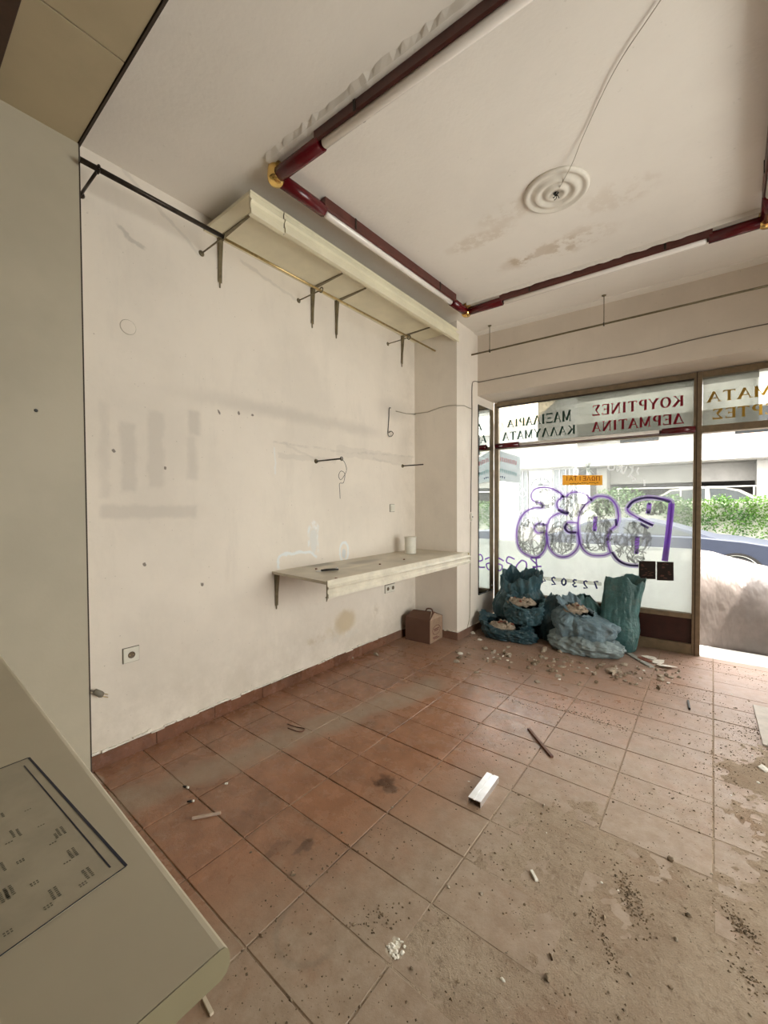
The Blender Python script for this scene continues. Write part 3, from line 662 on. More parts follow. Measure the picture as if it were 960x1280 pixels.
# second, smaller tag and number row
z6 = lambda L: [(585+x*215/960, 680+y*160/714) for x, y in L]
for L in ([(405,75),(350,80),(385,120),(340,150),(345,180),(410,165)], [(380,75),(385,180)], [(410,125),(360,128)], [(300,90),(270,125),(285,160),(320,150),(325,105),(300,90)], [(260,85),(225,72),(215,100),(245,118),(235,145),(200,140)], [(200,95),(170,80),(160,105),(190,120),(180,148),(150,140)], [(130,75),(85,60),(70,90),(110,110),(95,150)]):
    stroke(win, 'graffiti_stroke', z6(L), .018, I_purple, .0012)
a = sf(675, 721.5); b = sf(750, 731)
board(win, 'tape', (672, 720), (752, 728), (752, 732.5), (672, 724), O2, I_tape, 'yellowed strip of tape behind the handwritten numbers')
for c, (px, py) in zip('723024', ((745.5, 731), (732, 730), (718.5, 728.5), (705, 727), (692, 725.5), (679, 724))):
    letters(win, 'number', c, zc(px+3.2, py-4, py+5), zc(px-3.6, py-4, py+5), I_blue, O2-.0006, False, 1.6)
# white faded scrawl
for L in ([(545,140),(520,170),(530,200),(570,195),(575,150),(545,140)], [(600,150),(605,215),(645,160),(635,225)], [(640,170),(655,240),(690,170)], [(715,170),(745,200),(705,265)], [(745,165),(740,200)], [(800,180),(785,215),(800,245)], [(410,40),(395,80),(385,140)], [(440,60),(400,75)], [(330,80),(310,160),(365,140)], [(240,90),(225,160),(290,150),(285,100)], [(180,85),(150,100),(190,130),(165,160)], [(130,100),(135,165)], [(470,90),(470,130),(510,95)], [(720,250),(770,290),(740,305)], [(850,290),(855,350)], [(200,210),(240,200),(235,245),(205,240)]):
    stroke(win, 'faded_scrawl', [(690+x*130/960, 560+y*60/443) for x, y in L], .016, I_white, .0005, 4)

# ------------------------------------------------------------------ ceiling light frame of tubes
TZ = 3.285
def sc(px, py): q = on_z(px, py, TZ); return q
cA, cB, cC = sc(345, 221), sc(583, 390), sc(959, 275.5)
cD = cC + (cA - cB); 
def fitting(p, q, a_red, b_red, label, withred=True):
    """ceiling tube light: housing, frosted lamp, red sleeves at both ends"""
    d = (q-p); L = d.length; d.normalize(); rt = empty('tube_light', (p.x, p.y, TZ)); rt.rotation_euler = (0, 0, math.atan2(d.y, d.x))
    tag(rt, label, 'ceiling light', 'red-sleeved tube lights framing the ceiling')
    bm = B(); n = 14; prof = [(-.036, .062), (-.036, .0), (-.030, -.012), (-.02, -.004), (-.014, .012), (.014, .012), (.02, -.004), (.030, -.012), (.036, 0), (.036, .062)]
    prism(bm, [(a_red-.02, y, z) for y, z in prof], (L-a_red-b_red+.04, 0, 0)); obj('housing', bm, M_housing, rt)
    obj('lamp', tube(B(), [(a_red+.01, 0, -.012), (a_red+.02, 0, -.012), (L-b_red-.02, 0, -.012), (L-b_red-.01, 0, -.012)], [.012, .023, .023, .012], 16), M_tubeglass, rt)
    for s0, s1 in ((.02, a_red), (L-b_red, L-.02)):
        obj('red_sleeve', tube(B(), [(s0, 0, 0), (s1-.004, 0, 0), (s1, 0, 0)], [.037, .037, .033], 18), M_red, rt)
    for s in (a_red+.25, L-b_red-.25):
        obj('clip', box(B(), s-.008, -.04, -.004, s+.008, .04, .063, .002), M_rod, rt)
    return rt
fitting(cA, cB, .355, .27, 'tube light along the left side of the ceiling, nearly parallel to the shelf')
fitting(cB, cC, .36, .30, 'tube light along the window side of the ceiling')
fitting(cD, cA, .355, .36, 'tube light on the ceiling side nearest the camera, cut by the picture top')
fitting(cC, cD, .3, .3, 'tube light along the right side of the ceiling outside the frame')
for c, lab in ((cA, 'gold elbow joining the red tubes above the shelf end'), (cB, 'gold elbow in the ceiling corner nearest the pier'), (cC, 'gold elbow at the right edge of the picture'), (cD, 'gold elbow at the far side of the tube frame')):
    bm = lathe(B(), [(.0, -.045), (.03, -.042), (.045, -.025), (.048, 0), (.046, .03), (.040, .065)], (c.x, c.y, TZ), 24)
    tag(obj('corner_elbow', bm, M_gold), lab, 'elbow', 'gold corner elbows')
# rough plaster rim outside the near and left tubes
def rim(name, p, q, w, n, t=.014, seed=1):
    r = random.Random(seed); bm = B(); N = 60; A = []
    d = (q-p); nn = Vector(n)
    rows = []
    for i in range(N+1):
        c = p+d*(i/N); c.z = CZ
        o0 = .030; o1 = o0+w*(1+r.uniform(-.18, .18))
        rows.append([bm.verts.new(c+nn*o0+Vector((0, 0, .002))), bm.verts.new(c+nn*o0+Vector((0, 0, -t))), bm.verts.new(c+nn*(o0+w*.6)+Vector((0, 0, -t*r.uniform(.8, 1.1)))), bm.verts.new(c+nn*o1+Vector((0, 0, .002)))])
    for a, b in zip(rows, rows[1:]):
        for k in range(3): bm.faces.new([a[k], b[k], b[k+1], a[k+1]])
    bmesh.ops.recalc_face_normals(bm, faces=bm.faces); return obj(name, bm, M_ceil, ceil)
rim('plaster_rim', cA, cD, .055, (0, -1, 0), .02, 1); rim('plaster_rim', cA, cB, .02, (-1, 0, 0), .012, 2)
rim('plaster_rim', cB+Vector((.03, -.09, 0)), cC+Vector((0, -.09, 0)), .025, (0, 1, 0), .03, 3)

# ceiling rose, its cable and hole
q = on_z(695, 238, CZ); rose = empty('ceiling_rose', (q.x, q.y, CZ)); tag(rose, 'round white plaster ceiling rose with concentric rings', 'ceiling rose')
bm = lathe(B(), [(.185, .001), (.185, -.010), (.178, -.018), (.165, -.020), (.155, -.012), (.140, -.010), (.128, -.020), (.112, -.027), (.098, -.024), (.088, -.013), (.075, -.012), (.066, -.022), (.052, -.028), (.040, -.026), (.030, -.016), (.0, -.014)], n=48)
obj('medallion', bm, simple('white_plaster_rose', (.70, .65, .57), .7, var=.05), rose)
obj('hole', lathe(B(), [(.017, -.018), (.012, -.019), (0, -.019)], n=14), M_dark, rose)
bm = B()
for k in range(4): tube(bm, [(0, 0, -.018), (.012*math.cos(k*1.6), .012*math.sin(k*1.6), -.04), (.02*math.cos(k*1.6+.8), .02*math.sin(k*1.6+.8), -.045)], .0025, 6)
obj('wire_ends', bm, M_dark, rose)
q2 = on_z(826, 0, CZ-.01); q3 = on_z(765, 90, CZ-.01); q4 = on_z(730, 168, CZ-.01); q1 = on_z(715, 205, CZ-.03)
pts = smooth_pts([(q.x, q.y, CZ-.022), q1, q4, q3+Vector((.01, 0, 0)), q2, q2+(q2-q3)*2.2], 8)
tag(obj('ceiling_cable', tube(B(), pts, .0022, 6), M_wirel), 'thin grey cable running across the ceiling to the rose', 'cable')
# small hooks and stains on the ceiling are left to the paint

# ------------------------------------------------------------------ upper shelf
sy0, sy1 = 1.42, 3.868
us = empty('upper_shelf', (WX, sy0, 3.24)); tag(us, 'long cream laminate shelf with a deep front, high on the wall under the ceiling', 'shelf')
def loc(bm, o):
    off = Vector(o.location)
    for v in bm.verts: v.co -= off
    return bm
obj('board', loc(box(B(), WX, sy0, 3.242, -2.115, sy1, 3.262, .002), us), M_shelf, us)
def fascia_bm(x, y0, y1, zt, zb, hook=True):
    bm = B(); h = zt-zb
    prof = [(0, 0), (0, -.10*h), (-.004, -.12*h), (-.004, -.30*h), (0, -.33*h), (.006, -.36*h), (.012, -.42*h), (.006, -.50*h), (0, -.54*h), (0, -.72*h), (.008, -.78*h), (.008, -h), (-.022, -h), (-.022, -h+.008), (-.006, -h+.010), (-.014, -.5*h), (-.014, 0)]
    return prism(bm, [(x+a, y0, zt+b) for a, b in prof], (0, y1-y0, 0))
o = obj('fascia', loc(fascia_bm(-2.10, sy0, 1.655, 3.262, 3.125), us), M_shelf, us)
o = obj('fascia', loc(fascia_bm(-2.098, 1.662, 3.905, 3.264, 3.135), us), M_shelf, us)
obj('fascia_joint', loc(box(B(), -2.112, 1.654, 3.13, -2.104, 1.663, 3.26), us), M_joint, us)
def bracket(y, ztop, drop, reach, label, group, ang=0):
    b = empty('shelf_bracket', (WX, y, ztop), ang); tag(b, label, 'bracket', group)
    w = .014
    prism2 = lambda pts: prism(B(), [(p[0], -w, p[1]) for p in pts], (0, 2*w, 0))
    obj('upright', prism(B(), [(.001, -.016, 0), (.001, .016, 0), (.001, .004, -drop), (.001, -.004, -drop)], (.006, 0, 0)), M_bronze, b)
    obj('upright_rib', prism2([(.007, 0), (.03, -.012), (.012, -drop*.55), (.007, -drop*.9)]), M_bronze, b)
    obj('arm', prism(B(), [(.004, -.016, -.007), (reach, -.006, -.007), (reach, .006, -.007), (.004, .016, -.007)], (0, 0, .006)), M_bronze, b)
    bm = B()
    for z in (-.05, -drop*.6): lathe(bm, [(.006, -.002), (.004, .002), (0, .003)], (0, 0, 0), 8); [setattr(v, 'co', Matrix.Rotation(PI/2, 3, 'Y') @ v.co + Vector((.009, 0, z))) for v in bm.verts[-24:]]
    return b
for y, nm, a, rc in ((1.53, 'nearest the camera, beside the dark part of the rail', -.02, .36), (2.355, 'second from the camera', -.02, .36), (2.636, 'third from the camera, close behind the second', -.02, .36), (3.624, 'last one, next to the pier', -.02, .36)):
    bracket(y, 3.241, .325, rc, 'bronze bracket under the high shelf, ' + nm, 'brackets under the high shelf', a)
# ------------------------------------------------------------------ lower shelf
ls = empty('lower_shelf', (WX, 1.93, .937)); tag(ls, 'dirty white wall shelf with a ridged front at waist height', 'shelf')
pA = Vector((WX, 1.93)); pB = Vector((-1.985, 1.885)); 
obj('board', loc(prism(B(), [(WX, 1.93, .917), (-1.985, 1.885, .917), (-1.985, YB-.002, .917), (WX, YB-.002, .917)], (0, 0, .02)), ls), M_shelfw, ls)
obj('fascia', loc(fascia_bm(-1.975, 1.885, 3.915, .945, .828), ls), M_fascia, ls)
bm = B(); lathe(bm, [(.012, 0), (.010, .004), (0, .005)], (0, 0, 0), 12); bm.transform(Matrix.Translation(Vector((-1.962, 3.86, .93))-Vector(ls.location)) @ Matrix.Rotation(PI/2, 4, 'Y')); obj('screw_cap', bm, M_brass, ls)
obj('torn_end', loc(prism(B(), [(-1.980, 1.879, .940), (-1.974, 1.877, .940), (-1.976, 1.879, .82), (-1.984, 1.880, .805)], (0, .006, 0)), ls), M_bronze, ls)
bracket(1.965, .916, .275, .3, 'bronze metal bracket under the left end of the waist-high shelf', None)
# things on it
q = on_z(513, 692, .937)
c = empty('canister', (q.x, q.y, .938)); tag(c, 'white ribbed canister standing on the waist-high shelf', 'canister')
obj('body', lathe(B(), [(.056, 0), (.060, .004)]+[(.058+.0016*(k % 2), .008+.0085*k) for k in range(17)]+[(.060, .155), (.058, .160)], n=28), M_white, c)
obj('lid', lathe(B(), [(.0605, .158), (.0615, .162), (.0615, .170), (.055, .173), (0, .171)], n=28), M_white, c)
q = on_z(413, 714, .937)
c = empty('clamp', (q.x, q.y, .938), -.55+PI/2); tag(c, 'small black and silver hand clamp lying on the waist-high shelf', 'clamp')
obj('jaw', tube(B(), smooth_pts([(-.07, 0, .008), (-.03, .022, .009), (.03, .02, .009), (.06, .004, .008)], 5), .007, 8), M_dark, c)
obj('jaw', tube(B(), smooth_pts([(-.07, -.004, .010), (-.03, -.02, .012), (.03, -.018, .012), (.06, 0, .010)], 5), .007, 8), M_dark, c)
obj('blade', box(B(), -.11, -.008, .003, -.06, .008, .008, .001), M_chrome, c)
obj('spring', tube(B(), [(.05+.006*math.cos(t*.9), .012*math.sin(t*.9), .012+.0008*t) for t in range(20)], .002, 6), M_chrome, c)
r = random.Random(2)
for k, (px, py) in enumerate(((475, 706), (420, 724), (505, 700), (395, 712), (447, 693))):
    q = on_z(px, py, .937); bm = B(); bmesh.ops.create_icosphere(bm, subdivisions=1, radius=.009)
    for v in bm.verts: v.co = Vector((v.co.x*r.uniform(.7, 1.6), v.co.y*r.uniform(.7, 1.6), v.co.z*.6+.005))
    o = obj('crumb', bm, M_brick); o.location = (q.x, q.y, .938); tag(o, 'tiny brown crumb lying on the waist-high shelf', 'crumb', 'crumbs on the lower shelf')

# ------------------------------------------------------------------ hanging rail on the left wall
RX, RZ = -2.365, 3.09
rl = empty('hanging_rail', (WX, .7, RZ)); tag(rl, 'long thin metal hanging rail along the left wall below the high shelf', 'rail')
o = obj('rail_section', loc(tube(B(), [(RX+.0, SYE-.012, RZ), (RX, 1.41, RZ)], .0135, 10), rl), M_rod, rl); o['label'] = 'thick dark first section'
o = obj('rail_section', loc(tube(B(), [(RX-.01, 1.38, RZ), (RX-.012, 2.25, RZ), (RX+.01, 3.86, RZ)], .0085, 10), rl), M_brass, rl); o['label'] = 'thin brassy section'
for y, m_ in ((.745, M_rod), (1.405, M_bronze), (2.215, M_bronze), (3.385, M_bronze)):
    obj('wall_arm', loc(tube(B(), [(WX, y, RZ), (RX-.01, y, RZ)], .0075 if y < 1 else .005, 8), rl), m_, rl)
    obj('ring', loc(tube(B(), [(RX+.018*math.cos(t), y, RZ+.018*math.sin(t)) for t in [k*2*PI/14 for k in range(15)]], .005, 6), rl), m_, rl)
    obj('rosette', loc(tube(B(), [(WX+.0005, y, RZ), (WX+.008, y, RZ)], [.020, .012], 12), rl), m_, rl)
# rail below the beam, hung from the beam by rods
YR = 4.30
ra = hit(592, 443, SN, SN.dot(Vector((0, YR, 0)))); rb = hit(960, 357, SN, SN.dot(Vector((0, YR, 0)))); dd = (rb-ra).normalized()
ra = Vector((PX+.004, ra.y, ra.z)); rb = rb+dd*1.2
r2 = empty('hanging_rail', tuple(ra)); tag(r2, 'thin dark hanging rail across the beam above the shop window', 'rail')
obj('rail_section', loc(tube(B(), [ra, rb], .0085, 10), r2), M_bronze, r2)
for px, pt, pb in ((612, 412, 438), (755, 372, 405)):
    t_ = hit(px, pt, SN, SN.dot(Vector((0, YR, 0)))); s_ = (t_.x-ra.x)/(rb.x-ra.x); b_ = ra+(rb-ra)*s_
    top = Vector((b_.x, b_.y, CZ-.002))
    obj('drop_rod', loc(tube(B(), [b_, top], .004, 8), r2), M_bronze, r2)
    obj('ring', loc(tube(B(), [b_+Vector((0, .015*math.cos(t), .015*math.sin(t)-.002)) for t in [k*2*PI/12 for k in range(13)]], .0045, 6), r2), M_rod, r2)
    obj('rosette', loc(lathe(B(), [(.006, -.012), (.018, -.004), (.02, 0)], tuple(top), 12), r2), M_bronze, r2)
# cable along the beam
fb = lambda px, py: hit(px, py, SN, SN.dot(Vector((PX, BY, 0)))) - SN*.006
pts = smooth_pts([fb(598, 478), fb(650, 468), fb(720, 455), fb(800, 441), fb(870, 424), fb(960, 405), fb(960, 405)+Vector((.9, .05, .0))], 6)
tag(obj('beam_cable', tube(B(), pts, .0045, 6), M_wire), 'dark cable sagging along the beam above the shop window', 'cable')

# cables, hooks, sockets on the wall -------------------------------------------------
WF = WX+.006
j = lambda px, py: on_x(px, py, PX+.006)
up = [j(600, 478), j(592, 477), j(590, 485), j(590, 520), j(589, 600), j(588.5, 640)]
tag(obj('riser_cable', tube(B(), smooth_pts(up, 4), .0045, 6), M_wire), 'grey cable running down the pier side beside the mirror to the small switch', 'cable')
tag(obj('lower_riser_cable', tube(B(), smooth_pts([j(588.5, 652), j(588, 700), j(587.5, 750), j(587, 772), j(584, 785)], 4), .004, 6), M_wirel), 'thin cable from the small switch down towards the skirting', 'cable')
q = on_x(588.5, 646, PX); sw = empty('inline_switch', (PX, q.y, q.z)); tag(sw, 'small oval white switch on the pier beside the mirror', 'switch')
bm = lathe(B(), [(.032, 0), (.030, .012), (.020, .020), (0, .022)], n=20); bm.transform(Matrix.Rotation(PI/2, 4, 'Y') @ Matrix.Diagonal((1.5, .75, 1, 1))); obj('case', bm, M_white, sw)
bm = B(); lathe(bm, [(.008, 0), (.006, .006), (0, .007)], n=12); bm.transform(Matrix.Translation((.020, 0, 0)) @ Matrix.Rotation(PI/2, 4, 'Y')); obj('button', bm, M_dark, sw)
l = lambda px, py, o=.006: on_x(px, py, WX+o)
fy = lambda px, py: on_y(px, py, YB-.006)
pts = [l(495, 514), l(508, 517), l(519, 518), Vector((WX+.012, YB-.012, on_y(521, 517, YB).z)), fy(535, 515), fy(548, 510), fy(560, 507), fy(570, 506.5), Vector((PX+.006, YB-.006, fy(571, 507).z)), j(580, 507), j(589, 511)]
tag(obj('wall_cable', tube(B(), pts, .0045, 6), M_wirel), 'sagging cable crossing from the left wall over the pier to the riser', 'cable')
hk = empty('wire_hook', tuple(l(486, 510))); tag(hk, 'dark wire hanging from the wall and ending in a loop', 'wire')
pts = [l(488, 510), l(486.5, 511), l(486, 525), l(485, 540), l(486, 545, .02), l(489, 545.5, .03), l(491.5, 542, .03), l(489, 539, .025), l(486, 541, .02)]
obj('wire', loc(tube(B(), smooth_pts(pts, 5), .004, 6), hk), M_dark, hk); obj('nail', loc(tube(B(), [l(487.5, 510, 0), l(488.5, 510, .02)], .003, 6), hk), M_rod, hk)
def peg(px, py, tx, ty, lab):
    b = l(px, py, 0); length = on_y(tx, ty, b.y).x-b.x; p = empty('wall_peg', tuple(b)); tag(p, lab, 'peg')
    obj('rosette', tube(B(), [(0, 0, 0), (.010, 0, 0)], [.020, .016], 14), M_bronze, p)
    obj('rod', tube(B(), [(0, 0, 0), (length, -.0, 0)], .0065, 8), M_rod, p)
    return p, b
p, b = peg(395, 576.5, 427, 572, 'dark metal peg with a tangle of thin wire hanging from it')
obj('ring', tube(B(), [(.0+on_y(427, 572, b.y).x-b.x, .014*math.cos(t), .014*math.sin(t)) for t in [k*2*PI/12 for k in range(13)]], .004, 6), M_rod, p)
hw = obj('hanging_wire', tube(B(), smooth_pts([(.012, 0, 0), (.02, .03, -.03), (.03, .04, -.09), (.02, .01, -.15), (.03, -.03, -.17), (.02, -.04, -.14), (.015, -.01, -.10), (.02, .03, -.12), (.015, .02, -.19), (.01, -.02, -.20), (.012, -.02, -.26), (.01, -.015, -.32)], 6), .0022, 5), M_dark, p); hw.location = (on_y(427, 572, b.y).x-b.x-.015, 0, 0)
p, b = peg(503, 582.5, 529, 582, 'smaller bare metal peg in the corner above the waist-high shelf')
# sockets
def socket(px, py, sz, label, double=False, name='wall_socket', kind='socket'):
    q = l(px, py, 0); s = empty(name, tuple(q)); tag(s, label, kind)
    n = 2 if double else 1
    for k in range(n):
        y = k*sz*1.05
        obj('plate', box(B(), 0.001, y-sz/2, -sz/2, .011, y+sz/2, sz/2, .003), M_white, s)
        obj('dark_outline', box(B(), 0, y-sz/2-.0035, -sz/2-.0035, .0015, y+sz/2+.0035, sz/2+.0035), M_wire, s)  # dark border behind the plate stands in for its thin shadow line
        if kind == 'socket':
            bm = lathe(B(), [(.019, .0), (.019, .003), (.017, .0035), (.016, .001), (0, .001)], n=20); bm.transform(Matrix.Translation((.0112, y, 0)) @ Matrix.Rotation(PI/2, 4, 'Y')); obj('recess', bm, M_sockin, s)
            bm = B(); [lathe(bm, [(.0028, 0), (.0028, .001), (0, .001)], (0, dy, 0), 8) for dy in (-.009, .009)]; bm.transform(Matrix.Translation((.0130, y, 0)) @ Matrix.Rotation(PI/2, 4, 'Y')); obj('pin_hole', bm, M_brass, s)
        else:
            obj('rocker', box(B(), .011, y-sz*.3, -sz*.36, .015, y+sz*.3, sz*.36, .002), M_white, s)
    return s
socket(163.5, 818, .082, 'single cream wall socket near the left end of the wall, above the skirting')
socket(484, 736, .08, 'double wall socket under the waist-high shelf', True)
socket(490, 635, .075, 'small cream light switch above the waist-high shelf', name='light_switch', kind='switch')
q = l(160, 409, 0)
jb = empty('junction_cover', tuple(q)); tag(jb, 'round painted junction cover high on the left wall', 'cover')
bm = lathe(B(), [(.040, 0), (.040, .003), (.037, .004), (0, .004)], n=28); bm.transform(Matrix.Rotation(PI/2, 4, 'Y')); obj('disc', bm, M_left, jb)
bm = lathe(B(), [(.0425, .0), (.0425, .0012), (.039, .0012), (.039, 0)], n=28); bm.transform(Matrix.Rotation(PI/2, 4, 'Y')); obj('dark_outline', bm, M_wirel, jb)
pg = empty('power_plug', tuple(l(125, 868, .03))); tag(pg, 'grey cable end with a two-pin plug hanging near the lining board', 'plug')
a_, b_, c_ = l(100, 861, .02), l(118, 864, .03), l(126, 868, .035); e_ = l(135, 870, .035)
obj('cord', loc(tube(B(), smooth_pts([a_+Vector((0, -.1, .05)), a_, b_], 5), .005, 8), pg), M_wire, pg)
obj('plug_body', loc(tube(B(), [b_-(c_-b_)*.1, b_, c_, c_+(e_-c_)*.25], [.007, .014, .017, .014], 10), pg), simple('grey_plug', (.20, .18, .14), .5), pg)
for s_ in (-.008, .008): obj('pin', loc(tube(B(), [c_+Vector((0, 0, s_)), e_+Vector((0, 0, s_))], .0024, 6), pg), M_brass, pg)
q = on_x(45, 513, LX); o = obj('screw', tube(B(), [(0, 0, 0), (.006, 0, 0)], [.008, .005], 10), M_dark); o.location = (LX, q.y, q.z); tag(o, 'dark screw head in the beige lining board at the left edge', 'screw')

# ------------------------------------------------------------------ mirror on the pier side
mz0, mz1 = .40, 2.57; my0, my1 = 4.37, 4.772
mi = empty('wall_mirror', (PX, my0, mz0)); tag(mi, 'tall narrow mirror on the pier beside the shop window', 'mirror')
obj('glass', loc(box(B(), PX+.004, my0+.006, mz0+.006, PX+.008, my1, mz1-.006), mi), M_mirror, mi)
obj('backing', loc(box(B(), PX, my0, mz0, PX+.004, my1, mz1), mi), M_dark, mi)
obj('edge', loc(box(B(), PX, my0-.004, mz0, PX+.010, my0+.003, mz1, .001), mi), M_dark, mi)
obj('edge', loc(box(B(), PX, my0, mz0-.006, PX+.012, my1, mz0+.006, .001), mi), M_dark, mi)
bm = B(); lathe(bm, [(.009, 0), (.007, .005), (0, .006)], n=10); bm.transform(Matrix.Translation((.008, .36, .05)) @ Matrix.Rotation(PI/2, 4, 'Y')); obj('fixing', bm, M_chrome, mi)

# ------------------------------------------------------------------ desk in the foreground
DZ = .90; ex, ey = -.462, .285
dk = empty('desk', (ex-.8, -.3, 0)); tag(dk, 'cream laminate counter with a rounded front edge in the left foreground', 'counter')
d1 = on_z(0, 815, DZ); e1 = on_z(286, 1177, DZ); dirv = Vector((d1.x-e1.x, d1.y-e1.y, 0)).normalized(); back = Vector((dirv.y, -dirv.x, 0))
if back.y > 0: back = -back
# rounded nose profile (postformed), extruded along the front edge
def desk_pt(s, b, z): return Vector((e1.x, e1.y, 0))+dirv*s+back*b+Vector((0, 0, z))
prof = [(.75, DZ), (.012, DZ), (.006, DZ-.0015), (.0018, DZ-.006), (0, DZ-.013), (.0, DZ-.026), (.004, DZ-.034), (.012, DZ-.038), (.03, DZ-.038), (.75, DZ-.038)]
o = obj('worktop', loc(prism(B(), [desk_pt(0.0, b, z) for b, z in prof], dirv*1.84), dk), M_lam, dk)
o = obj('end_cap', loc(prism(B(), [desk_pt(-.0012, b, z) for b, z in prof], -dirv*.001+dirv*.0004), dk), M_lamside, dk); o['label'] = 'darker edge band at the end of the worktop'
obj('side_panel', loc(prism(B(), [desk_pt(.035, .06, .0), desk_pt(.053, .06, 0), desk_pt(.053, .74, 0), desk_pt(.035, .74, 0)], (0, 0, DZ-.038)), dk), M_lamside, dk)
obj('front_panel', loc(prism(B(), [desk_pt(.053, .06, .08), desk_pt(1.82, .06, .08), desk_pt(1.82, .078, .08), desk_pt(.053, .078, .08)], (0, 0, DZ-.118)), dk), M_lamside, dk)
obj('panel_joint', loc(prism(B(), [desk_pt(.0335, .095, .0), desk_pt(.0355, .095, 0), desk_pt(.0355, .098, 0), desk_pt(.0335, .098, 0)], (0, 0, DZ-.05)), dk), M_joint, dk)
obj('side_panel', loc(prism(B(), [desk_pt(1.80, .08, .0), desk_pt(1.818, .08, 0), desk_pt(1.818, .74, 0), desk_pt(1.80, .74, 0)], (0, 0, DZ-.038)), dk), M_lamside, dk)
# printed sheet with marker outline
mp = empty('printed_plan', (-1.1, .1, DZ)); tag(mp, 'pale printed plan with a dark blue drawn border lying on the counter', 'plan')
P = [on_z(36, 948, DZ), on_z(158, 1084, DZ), on_z(0, 1197, DZ), on_z(0, 962, DZ)]
t01 = (P[1]-P[0]); t12 = (P[2]-P[1]); c0, c1 = P[0].copy(), P[1].copy(); c2 = P[1]+t12*1.9; c3 = P[0]+(P[3]-P[0]).normalized()*(t12.length*1.9)
zz = DZ+.0004
quad = [Vector((q.x, q.y, zz)) for q in (c0, c1, c2, c3)]
obj('sheet', loc(prism(B(), quad, (0, 0, .0012)), mp), simple('printed_vinyl_sheet', (.46, .41, .31), .35, var=.10, scale=9), mp)
def floor_ribbon(bm, pts, w, z):
    L = []
    for i, p in enumerate(pts):
        d = (pts[min(i+1, len(pts)-1)]-pts[max(i-1, 0)]); d.z = 0; d.normalize(); n = Vector((-d.y, d.x, 0))*w/2
        L.append((bm.verts.new((p.x+n.x, p.y+n.y, z)), bm.verts.new((p.x-n.x, p.y-n.y, z))))
    for a, b in zip(L, L[1:]): bm.faces.new([a[0], b[0], b[1], a[1]])
I_marker = simple('dark_blue_marker', (.006, .010, .035), .4)
for pts, w in (([c3, c0], .0028), ([c0, c0+(c1-c0)*.5, c1], .0042), ([on_z(30, 958, DZ), on_z(84, 1022, DZ), on_z(138, 1086, DZ)], .0022), ([c1, c2], .0022)):
    bm = B(); floor_ribbon(bm, pts, w, zz+.0016); obj('drawn_line', loc(bm, mp), I_marker, mp)
I_print = simple('faded_print', (.17, .16, .12), .5)
r = random.Random(4)
zs = lambda x, y: (x*170/870, 950+y*250/1280)
for (x, y, n) in ((22, 365, 1), (80, 480, 2), (120, 470, 2), (60, 535, 0), (375, 470, 3), (365, 500, 1), (340, 538, 0), (450, 610, 3), (432, 660, 0), (548, 740, 3), (530, 795, 4), (130, 650, 4), (220, 790, 4), (20, 690, 2), (333, 870, 3), (307, 938, 4), (40, 860, 3), (10, 890, 3), (50, 1105, 4), (180, 325, 0), (265, 425, 0)):
    bm = B(); u = (c1-c0).normalized(); v_ = Vector((-u.y, u.x, 0))
    c = on_z(*zs(x, y), DZ)
    if n in (1, 2, 3):
        for rr in range(1 if n < 3 else 2):
            for k in range(6 if n > 1 else 4):
                a = c+u*(k*.0042-.012)+v_*(rr*.006); floor_ribbon(bm, [a, a+u*.0028+v_*r.uniform(-.0006, .0006)], .0035, zz+.0016)
    else:
        for rr in range(2 if n == 4 else 1):
            for k in range(3):
                a = c+v_*(k*.0035-.005)+u*(rr*.0045); floor_ribbon(bm, [a, a+v_*.0022], .0026, zz+.0016)
    obj('print_mark', loc(bm, mp), I_print, mp)

# ------------------------------------------------------------------ cardboard box
cb = empty('cardboard_box', (-2.41, 3.71, .004), .04); tag(cb, 'dark brown cardboard box with a folded handle top in the corner by the pier', 'box')
# footprint: wide dark side faces the room, lighter end faces the window
W_, D_, H_ = .30, .27, .24
t = .004
obj('side_panel', box(B(), -W_/2, -D_/2, 0, W_/2, -D_/2+t, H_, .001), M_carton, cb)
obj('side_panel', box(B(), -W_/2, D_/2-t, 0, W_/2, D_/2, H_, .001), M_carton, cb)
obj('end_panel', box(B(), W_/2-t, -D_/2+t, 0, W_/2, D_/2-t, H_, .001), simple('lighter_card_end', (.30, .20, .135), .75, var=.1), cb)
obj('end_panel', box(B(), -W_/2, -D_/2+t, 0, -W_/2+t, D_/2-t, H_, .001), M_carton, cb)
obj('bottom', box(B(), -W_/2, -D_/2, 0, W_/2, D_/2, t), M_carton, cb)
obj('flap', prism(B(), [(-W_/2, -D_/2, H_), (W_/2, -D_/2, H_), (W_/2-.02, -.01, H_+.055), (-W_/2+.02, -.01, H_+.05)], (0, 0, .004)), M_carton, cb)
obj('flap', prism(B(), [(-W_/2, D_/2, H_), (W_/2, D_/2, H_), (W_/2-.02, .0, H_+.06), (-W_/2+.02, .0, H_+.05)], (0, 0, .004)), M_carton, cb)
obj('end_flap', prism(B(), [(W_/2, -D_/2, H_), (W_/2, D_/2, H_), (W_/2-.05, .02, H_+.065), (W_/2-.05, -.02, H_+.065)], (-.004, 0, .001)), simple('lighter_card_flap', (.38, .27, .19), .75, var=.1), cb)
obj('handle_tab', tube(B(), smooth_pts([(.02, 0, H_+.05), (.04, 0, H_+.085), (.09, 0, H_+.088), (.11, 0, H_+.055)], 5), .008, 8), M_carton, cb)
bm = B()   # printed oval mark on the light end
ov = [(0, .085*math.cos(a), .12+.05*math.sin(a)) for a in [k*2*PI/28 for k in range(29)]]
